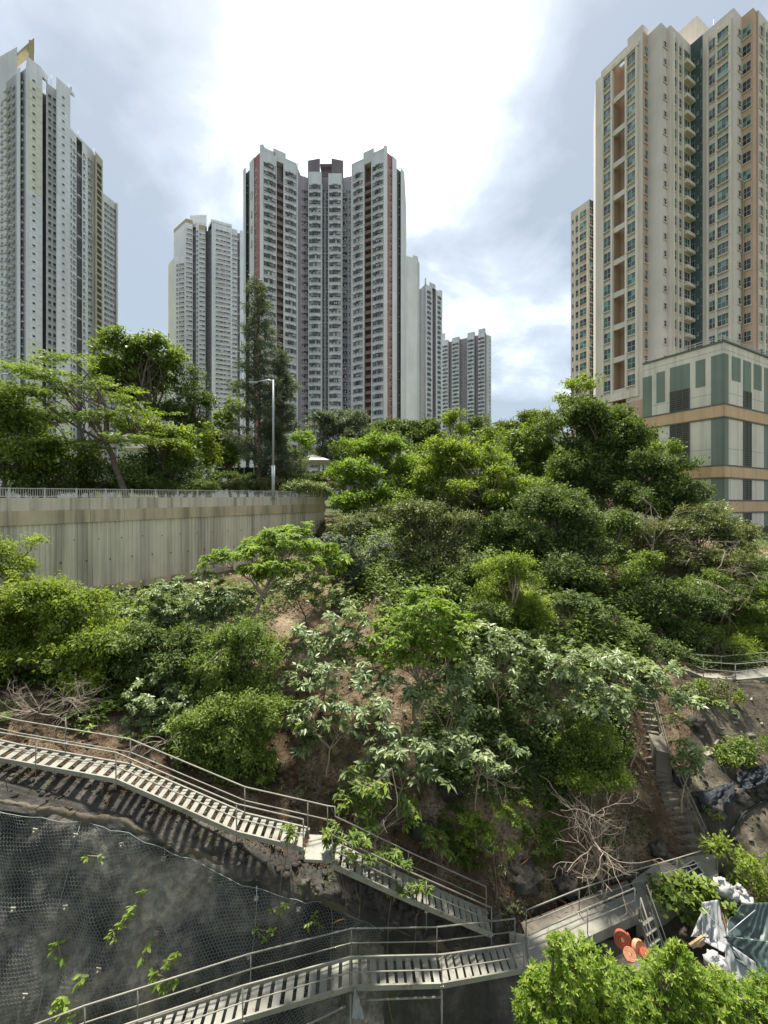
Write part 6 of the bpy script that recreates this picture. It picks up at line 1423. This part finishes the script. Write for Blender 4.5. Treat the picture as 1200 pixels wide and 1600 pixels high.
# low buildings glimpsed between the park trees
for lab, px0, px1, py0, py1, D, m in (('low white podium roof glimpsed under the flat-layered tree at left', -60, 75, 702, 760, 95, M_WHITE), ('low cream building glimpsed behind the tall rounded tree', 196, 228, 604, 700, 100, M_CREAM)):
    h_ = thing('low_building', lab, 'building', P((px0+px1)/2, py1, D)); b = MB(); bx(b, px0, px1, py0, py1, D, 8); b.build('wall', [m], h_)
    b = MB(); bx(b, px0-1.5, px1+1.5, py0-1.6, py0-.02, D-.4, 8.8); b.build('roof', [M_WHITE2], h_)

# ------------------------------------------------------------------ gully: tarpaulins, sacks, timber, orange hose rolls, pipe
M_TARPG = m_plain('dark_green_tarp', (0.055,0.08,0.073), .38, .15, 1.0, .4)
M_TARPW = m_plain('grey_white_tarp', (0.30,0.305,0.30), .45, .10, 1.0, .4)
M_TARPB = m_plain('black_sheet', (0.018,0.022,0.026), .6, .3, 3, .2)
M_SACK = m_wall('white_sack', (0.42,0.41,0.39), (0.22,0.20,0.17), .7, 2, 3)
M_TIMB = m_plain('weathered_timber', (0.34,0.24,0.13), .8, .3, 6)
M_HOSE = m_plain('faded_orange', (0.42,0.12,0.06), .55, .2, 5)
M_HOSEL = m_plain('pale_orange', (0.60,0.27,0.15), .6, .2, 5)
def sheet(name, label, corners, mat, amp=.10, folds=7, seed=0, cat='tarpaulin', sag=.3):
    """draped sheet over four corners with folds running down, given real thickness"""
    a, b_, c, d_ = [Vector(p) for p in corners]; n = (b_-a).cross(d_-a).normalized()
    if n.y > 0: n = -n
    def fn(u, v):
        p = a.lerp(b_, u).lerp(d_.lerp(c, u), v); k = noise.fractal(Vector((u*3+seed, v*1.3, seed)), .9, 2.1, 4)
        f = math.sin((u+.3*v+.35*noise.noise(Vector((u*2+seed,v*2,0))))*folds*6.28)*.35+.7*abs(noise.noise(Vector((u*5+seed,v*3,4))))+.4*abs(noise.noise(Vector((u*11,v*9+seed,7))))+.8*k+.35*noise.noise(Vector((u*14+seed, v*5, 1)))
        return p+n*(amp*f*(.3+.7*v))-Vector((0,0,1))*sag*math.sin(math.pi*v)*math.sin(math.pi*u)+Vector((noise.noise(Vector((v*4,seed,2)))*.12*(u-.5), 0, 0))
    o = thing(name, label, cat, (a+b_+c+d_)/4); mb = MB(); mb.grid(fn, 46, 34); s_ = mb.build('sheet', [mat], o)
    md = s_.modifiers.new('thickness', 'SOLIDIFY'); md.thickness = .012; return o
sheet('tarpaulin', 'dark green tarpaulin stretched over poles at the right edge', [P(1158,1412,17.0), P(1225,1408,17.6), P(1225,1530,15.6), P(1128,1462,16.4)], M_TARPG, .17, 5, 1)
sheet('tarpaulin', 'dark green tarpaulin flap hanging lower beside the white one', [P(1134,1462,16.3), P(1200,1470,16.0), P(1215,1548,15.2), P(1150,1500,15.9)], M_TARPG, .15, 5, 5)
sheet('tarpaulin', 'large grey-white tarpaulin hanging in folds below the dark green one', [P(1133,1470,16.2), P(1196,1515,15.7), P(1206,1585,15.0), P(1130,1560,15.3)], M_TARPW, .18, 4, 2)
sheet('tarpaulin', 'narrow grey-white tarpaulin strips hung from the rock left of the sacks', [P(1095,1410,17.1), P(1123,1405,17.2), P(1140,1495,16.1), P(1098,1470,16.4)], M_TARPW, .14, 3, 3)
sheet('tarpaulin', 'crumpled grey-white sheet beside the timber bundle', [P(1098,1420,17.0), P(1110,1415,17.0), P(1110,1465,16.5), P(1079,1465,16.5)], M_TARPW, .12, 3, 4)
po = thing('tarp_pole', 'thin pale pole propping the dark green tarpaulin', 'pole', P(1135,1460,16.3)); b = MB(); b.tube([P(1135,1460,16.25), P(1180,1422,16.7)], .014, 6); b.build('pole', [M_GALV], po)
po = thing('tarp_pole', 'grey pole leaning across the narrow tarpaulin strips', 'pole', P(1110,1430,16.6)); b = MB(); b.tube([P(1097,1418,16.7), P(1128,1452,16.2)], .014, 6); b.build('pole', [M_GALV], po)
def lump(mb, c, rx, ry, rz, seed, amp=.3):
    c = Vector(c); n, m_ = 18, 12
    def fn(u, v):
        th = u*6.2832; ph = (v-.5)*math.pi; d = Vector((math.cos(th)*math.cos(ph), math.sin(th)*math.cos(ph), math.sin(ph)))
        k = 1+amp*noise.fractal(Vector((math.cos(th)*math.cos(ph), math.sin(th)*math.cos(ph), math.sin(ph)))*2.2+Vector((seed,seed*.7,0)), .8, 2.1, 4)
        return c+Vector((d.x*rx, d.y*ry, d.z*rz))*k
    mb.grid(fn, n, m_)
for i, (px, py, D, rx, lab) in enumerate(((1127,1386,17.6,.34,'white sack at the left end of the sack pile'), (1142,1398,17.5,.30,'white sack lying second from the left in the pile'), (1155,1396,17.7,.28,'white sack at the back of the pile, beside the creeping shrub'), (1166,1410,17.4,.30,'white sack at the right end of the pile above the dark tarpaulin'), (1118,1505,15.8,.36,'grimy white sack at the foot of the narrow tarpaulin strips'), (1124,1525,15.6,.32,'grimy crumpled white bag below the other grimy sack'))):
    o = thing('sack', lab, 'sack', P(px,py,D), 'white sacks in the gully'); b = MB(); lump(b, P(px,py,D), rx, rx*.9, rx*.8, i*3.1, .5); b.build('sack_body', [M_SACK], o)
    b = MB(); lump(b, P(px-1,py-11,D), rx*.35, rx*.3, rx*.35, i*3.1+9, .6); b.build('tied_neck', [M_SACK], o)
ORD = ('first','second','third','fourth','fifth','sixth','seventh','eighth','ninth')
for i in range(9):
    f = i/8; a = P(1078+f*14+random.uniform(-2,2), 1482-random.uniform(0,8), 16.0+f*.25); c = P(1102+f*14, 1462-random.uniform(-4,6), 16.6+f*.2)
    o = thing('timber_piece', ORD[i]+' timber from the left in the bundle beside the tarpaulins', 'timber', a, 'timber bundle beside the tarpaulins'); b = MB(); b.bar(a, c, .07, .06); b.build('plank', [M_TIMB], o)
for i in range(4):
    a = P(1124+i*4,1412,17.2); c = P(1136+i*5,1455,16.6); o = thing('timber_piece', ORD[i]+' dark upright timber from the left behind the tarpaulin strips', 'timber', a, 'upright timbers behind the tarpaulins'); b = MB(); b.bar(a, c, .06, .06); b.build('plank', [m_plain('dark_timber', (.16,.09,.05), .8)], o)
def hose_roll(label, c, R_, w, nrm, mat):
    c = Vector(c); nrm = Vector(nrm).normalized(); e1 = nrm.orthogonal().normalized(); e2 = nrm.cross(e1); o = thing('hose_roll', label, 'hose roll', c, 'orange hose rolls under the footbridge')
    b = MB(); pts = []
    turns = 4.5; n = 110
    for i in range(n+1):
        f = i/n; a = f*turns*6.2832; rr = lerp(R_*.22, R_, f); pts.append(c+(e1*math.cos(a)+e2*math.sin(a))*rr)
    for k in range(n):
        p, q = pts[k], pts[k+1]; pd = ((p-c).normalized()*R_*.055); qd = ((q-c).normalized()*R_*.055); h = nrm*w/2
        b.hexa([p-pd-h, q-qd-h, q-qd+h, p-pd+h, p+pd-h, q+qd-h, q+qd+h, p+pd+h])
    b.build('coil', [mat], o); b = MB(); b.tube([c-nrm*w*.55, c+nrm*w*.55], R_*.2, 12); b.build('hub', [M_HOSEL], o)
    b = MB(); b.tube([pts[-1], pts[-1]+Vector((.1,-.1,-.25)), pts[-1]+Vector((.3,-.2,-.5))], R_*.07, 6); b.build('loose_end', [mat], o)
lg = thing('concrete_ledge', 'low concrete ledge under the footbridge carrying the orange hose rolls', 'ledge', Pz(985,16.3,-19.3)); b = MB(); b.box(Pz(988,16.45,-18.7), (1.9,1.1,1.55)); b.box(Pz(988,16.45,-17.93), (2.0,1.2,.08)); b.build('block', [M_STEPC], lg)
hose_roll('bright orange hose roll standing on edge, largest under the footbridge', P(972,1467,16.3), .31, .16, (-.35,-1,.35), M_HOSE)
hose_roll('pale orange hose roll leaning right of the bright one', P(996,1479,16.05), .24, .16, (.5,-1,.35), M_HOSEL)
hose_roll('small orange hose roll lying lowest, half hidden by the bush', P(1009,1492,15.85), .21, .14, (.2,-.5,1), M_HOSE)
hose_roll('faded orange hose roll directly below the bright one', P(984,1492,15.9), .22, .16, (-.2,-.6,1), M_HOSEL)
sheet('black_sheet', 'black plastic sheet draped over the rock beside the channel at right', [P(1088,1238,22.0), P(1148,1222,22.3), P(1146,1258,21.4), P(1096,1266,21.2)], M_TARPB, .28, 2, 7, 'sheet', 0)
sheet('black_sheet', 'black plastic sheet wrinkled against the slope at the right edge', [P(1150,1208,22.7), P(1200,1192,23.0), P(1200,1222,22.2), P(1154,1240,22.0)], M_TARPB, .30, 2, 8, 'sheet', 0)
pi_ = thing('black_pipe', 'thin black drain pipe curving down the gully floor at right', 'pipe', P(1150,1290,21)); b = MB()
pp_ = []
for px, py in ((1196,1250),(1180,1258),(1162,1270),(1150,1285),(1138,1305),(1122,1322)):
    k = (px-CX)/F; q = None
    h = TERR.ray_cast(Vector((0,0,0)), Vector((k, 1, -(py-HY)/F)).normalized()); q = h[0]; pp_.append(q+Vector((0,-.08,.08)))
b.tube(pp_, .05, 8); b.build('pipe', [M_TARPB], pi_)
# block-like stones set in the concrete slope, and loose rocks
M_STONE = m_wall('slope_stone', (0.26,0.235,0.18), (0.1,0.09,0.07), .9, 1.5, 2)
def hit(px, py):
    h = TERR.ray_cast(Vector((0,0,0)), Vector(((px-CX)/F, 1, -(py-HY)/F)).normalized()); return h[0], h[1]
cslope = bpy.data.objects['concrete_slope']
for px, py, s in ((1136,1106,.34),(1148,1128,.30),(1152,1122,.28),(1170,1118,.26),(1120,1160,.42),(1106,1178,.48),(1172,1148,.46),(1174,1092,.3),(1128,1138,.25),(1190,1130,.3),(1150,1165,.25),(1095,1150,.3),(1183,1205,.3)):
    p, n = hit(px, py)
    b = MB(); rot = Matrix.Rotation(random.uniform(-.9,-.3), 3, 'Y') @ Matrix.Rotation(random.uniform(-.4,.4), 3, 'X') @ Matrix.Rotation(random.uniform(0,1), 3, 'Z')
    b.box(p+Vector((0,-.0,-.02)), (s*1.15, s*.42, s*.36), 0, M=Matrix.Rotation(random.uniform(.3,.9), 3, 'Y') @ rot); o = b.build('stone', [M_STONE]); o.parent = cslope
def rock(label, px, py, s, D=None):
    if D is None: p, n = hit(px, py)
    else: p = P(px, py, D)
    o = thing('rock', label, 'rock', p, 'rocks on the slope'); b = MB(); lump(b, p, s, s*.8, s*.65, px*.37, .6); b.build('rock_body', [M_ROCKS], o)
M_ROCKS = M_ROCK
for lab, px, py, s in (('pale flat rock on the gully floor beside the black pipe', 1192,1244,.32), ('rounded boulder between the lower flight and the bare shrub', 815,1370,.8), ('grey boulder above the footbridge rail', 880,1385,.65), ('small boulder on the ledge above the wire netting', 640,1440,.4), ('boulder with a flat top in the dark soil under the pale canopy', 885,1160,.4), ('boulder on bare soil right of the centre shrubs', 700,1235,.6), ('reddish boulder above the lower flight of stairs', 660,1300,.6), ('boulder beside the foot of the old steps', 1030,1330,.5), ('weathered rock at the stair junction', 770,1440,.4), ('dark wet rock below the left black sheet', 1110,1262,.7), ('dark rock at the right edge under the black sheet', 1190,1228,.7), ('dark rock between the two black sheets', 1148,1240,.6), ('dark rock half way up the concrete slope at its left rim', 1085,1130,.6), ('low dark rock beside the concrete side block', 1062,1215,.55)):
    rock(lab, px, py, s)
gr = thing('drain_grate', 'dark square drain grate with pale rim on the landing at the end of the footbridge', 'grate', Pz(1085,19.6,zb)); b = MB()
gq = [Pz(1064,19.35,zb+.03), Pz(1078,18.75,zb+.03), Pz(1100,19.1,zb+.03), Pz(1084,19.8,zb+.03)]
for i in range(4): b.bar(gq[i], gq[(i+1)%4], .05, .04)
b.bar((gq[0]+gq[1])/2, (gq[2]+gq[3])/2, .04, .04); b.bar((gq[1]+gq[2])/2, (gq[3]+gq[0])/2, .04, .04); b.build('rim', [M_RAILP], gr); b = MB(); b.face([p-Vector((0,0,.015)) for p in gq]); b.build('grating', [M_TARPB], gr)
# cloth bag hanging from the walkway post
M_BAG = m_plain('grey_cloth', (0.27,0.28,0.27), .8, .2, 4)
sheet('hanging_cloth', 'grey cloth bag hanging from a post of the lower walkway', [P(553,1545,13.35), P(556,1545,13.35), P(570,1590,13.3), P(550,1592,13.3)], M_BAG, .05, 2, 9, 'cloth', 0)

# ------------------------------------------------------------------ plants with big leaves on the netting: every leaf its own piece
M_BIGL = LF['lime']; BIG = []
def leaf_mesh(L, W, name='leaf', curl=.18, mat=None, seed=0):
    rr = random.Random(seed); V = []; n = 5; t_ = []
    prof = (0.06, .55, .95, 1.0, .62, .03)
    for i in range(n+1):
        f = i/n; w = W/2*prof[i]; z = -curl*L*f*f
        V += [(f*L, -w, z+w*.25), (f*L, 0, z), (f*L, w, z+w*.25)]; t_ += [.55+.1*rr.random()]*3
    Fq = []
    for i in range(n): a = i*3; Fq += [(a, a+3, a+4, a+1), (a+1, a+4, a+5, a+2)]
    return np_mesh(name, V, [np.array(Fq)], [mat or M_BIGL], t_, True)
BIG = [leaf_mesh(.30,.12,seed=1), leaf_mesh(.26,.11,curl=.35,seed=2), leaf_mesh(.22,.10,curl=.1,seed=3)]
def place_leaf(o, p, az, el, s, me, roll=0): 
    M = Matrix.Translation(Vector(p)-o.location) @ Matrix.Rotation(az, 4, 'Z') @ Matrix.Rotation(-el, 4, 'Y') @ Matrix.Rotation(roll, 4, 'X') @ Matrix.Scale(s, 4)
    return link('leaf', me, o, M)
def net_plant(label, spots, leafs=9, s=1.0):
    pts = [Vector((P(px,py,13).x*1.0, 0, 0)) for px, py in spots]; hits = []
    for px, py in spots:
        k = Vector(((px-CX)/F, 1, -(py-HY)/F)).normalized(); h = TERR.ray_cast(Vector((0,0,0)), k); hits.append(h[0]-k*.22)
    o = thing('netting_plant', label, 'plant', hits[-1], 'leafy plants growing through the netting')
    b = MB(); b.tube([hits[-1]+Vector((0,.25,-.1))]+hits[::-1], .012, 5); b.build('stem', [M_BARKL], o)
    for q in hits:
        a0 = random.uniform(0, 6.28)
        for i in range(leafs):
            az = a0+i*2.4; 
            if math.sin(az) > .45: az = -az
            place_leaf(o, q+Vector((random.gauss(0,.04), random.gauss(0,.03), random.gauss(0,.05))), az, random.uniform(-.35,.75), s*random.uniform(.65,1.15), random.choice(BIG), random.uniform(-.4,.4))
net_plant('small two-leaved sprig high on the netting near its left crest', [(158,1338),(137,1337)], 6, .7)
net_plant('tall climbing plant of bright leaves in the middle of the netting', [(222,1392),(208,1418),(200,1430),(190,1446)], 9, .85)
net_plant('small plant just left below the tall climbing plant', [(177,1455),(180,1470),(172,1462)], 6, .6)
net_plant('darker plant right below the tall climbing plant', [(238,1468),(230,1480),(222,1496)], 7, .75)
net_plant('large-leaved bright plant above the walkway rail', [(275,1492),(262,1505),(245,1532),(258,1545),(272,1532),(240,1520)], 8, .95)
net_plant('small plant of few leaves low on the netting at left', [(90,1472),(97,1497),(88,1478)], 7, .8)
net_plant('plant with four broad leaves low on the netting', [(126,1527)], 6, 1.1)
net_plant('leafy plant behind the rail in the lower left corner', [(95,1560),(88,1580),(112,1588),(100,1572)], 8, .95)
net_plant('yellowish plant at the right end of the netting', [(425,1420),(445,1415),(438,1425)], 7, .6)
net_plant('pale green plant low at the right end of the netting', [(425,1455),(400,1452),(415,1468)], 8, .7)
net_plant('dark green plant on the netting beside the stair ledge', [(490,1430),(482,1442),(496,1442)], 8, .7)

# ------------------------------------------------------------------ bright bush in the foreground
fbL = [(905,1510,52,34),(960,1562,60,34),(870,1560,50,40),(1048,1526,40,30),(1050,1570,60,44),(940,1598,70,36),(1110,1560,48,34),(1160,1575,48,30),(855,1600,48,34),(1000,1620,80,40),(1120,1620,60,30),(1210,1570,36,34),(822,1580,22,24),(865,1478,10,12),(1055,1490,16,14)]
D0 = 8.2; bl = lobes_px([(a, b_, c/1.2, d/1.2) for a, b_, c, d in fbL], D0, .9); base = Vector((P(1000,1600,D0).x, D0+.3, -20.1))
fo = thing('foreground_tree', 'bright lime green leafy treetop in the foreground at lower right', 'tree', base)
(V_, F_, t_), subs = crown_arrays(bl, .125, .01, clump=.14)
mb = trunk_mb(base, bl, subs, .12); mb.build('trunk', [M_BARK], fo)
wh = []
for cen, rad in bl:
    cen = np.array(cen); rad = np.array(rad); n = int(230*(rad[0]*rad[2])/.35)+8; dd = sphere_dirs(n, .35); wh += list(zip(cen+dd*rad*RNG.uniform(.5,1.08,(n,1)), dd))
wh.sort(key=lambda q: np.linalg.norm(q[0]))
LFm = [leaf_mesh(.12,.040,curl=.15,mat=LF['fore'],seed=4), leaf_mesh(.135,.044,curl=.35,mat=LF['fore'],seed=5), leaf_mesh(.105,.038,curl=.05,mat=LF['fore'],seed=6), leaf_mesh(.09,.03,curl=.5,mat=LF['fore'],seed=7)]
Cs = []; As = []; Ns = []; Ls = []; Ts = []; cnt = 0
for wi, (c, dd) in enumerate(wh):
    axis = Vector(dd)*.55+Vector((random.gauss(0,.25), random.gauss(0,.25), 1)); axis.normalize(); e1 = axis.orthogonal().normalized(); e2 = axis.cross(e1); a0 = random.uniform(0,6.28); nl = random.randint(8,12); tt = min(1, max(0, random.gauss(.5,.22))); ws = random.uniform(.65,1.15)
    for i in range(nl):
        a = a0+i*2.399; f = i/nl; el = lerp(.15, 1.25, f)+random.gauss(0,.12); out = (e1*math.cos(a)+e2*math.sin(a)); d = out*math.cos(el)+axis*math.sin(el); nn = axis*math.cos(el)-out*math.sin(el); p = Vector(c)+axis*.03*f
        s = random.uniform(.55,1.05)*ws
        if wi % 3 == 0 and cnt < 300:
            y = nn.cross(d); M = Matrix((d, y, nn)).transposed().to_4x4(); link('leaf', random.choice(LFm), fo, Matrix.Translation(p-base) @ M @ Matrix.Scale(s, 4)); cnt += 1
        else:
            Cs.append(p); As.append(d); Ns.append(nn); Ls.append(.125*s); Ts.append(min(1, max(0, tt+random.gauss(0,.16))))
Ls = np.array(Ls); V, Fc, tn = leaf_arrays(np.array(Cs), np.array(As), np.array(Ns), Ls, Ls*.36, np.array(Ts), sag=.15)
N_LEAF[0] += len(Fc)
o = link('foliage', np_mesh('foliage', V-np.array(base), [Fc], [LF['fore']], tn), fo); o['kind'] = 'stuff'
print('leaf triangles', N_LEAF[0], 'objects', len(bpy.data.objects))
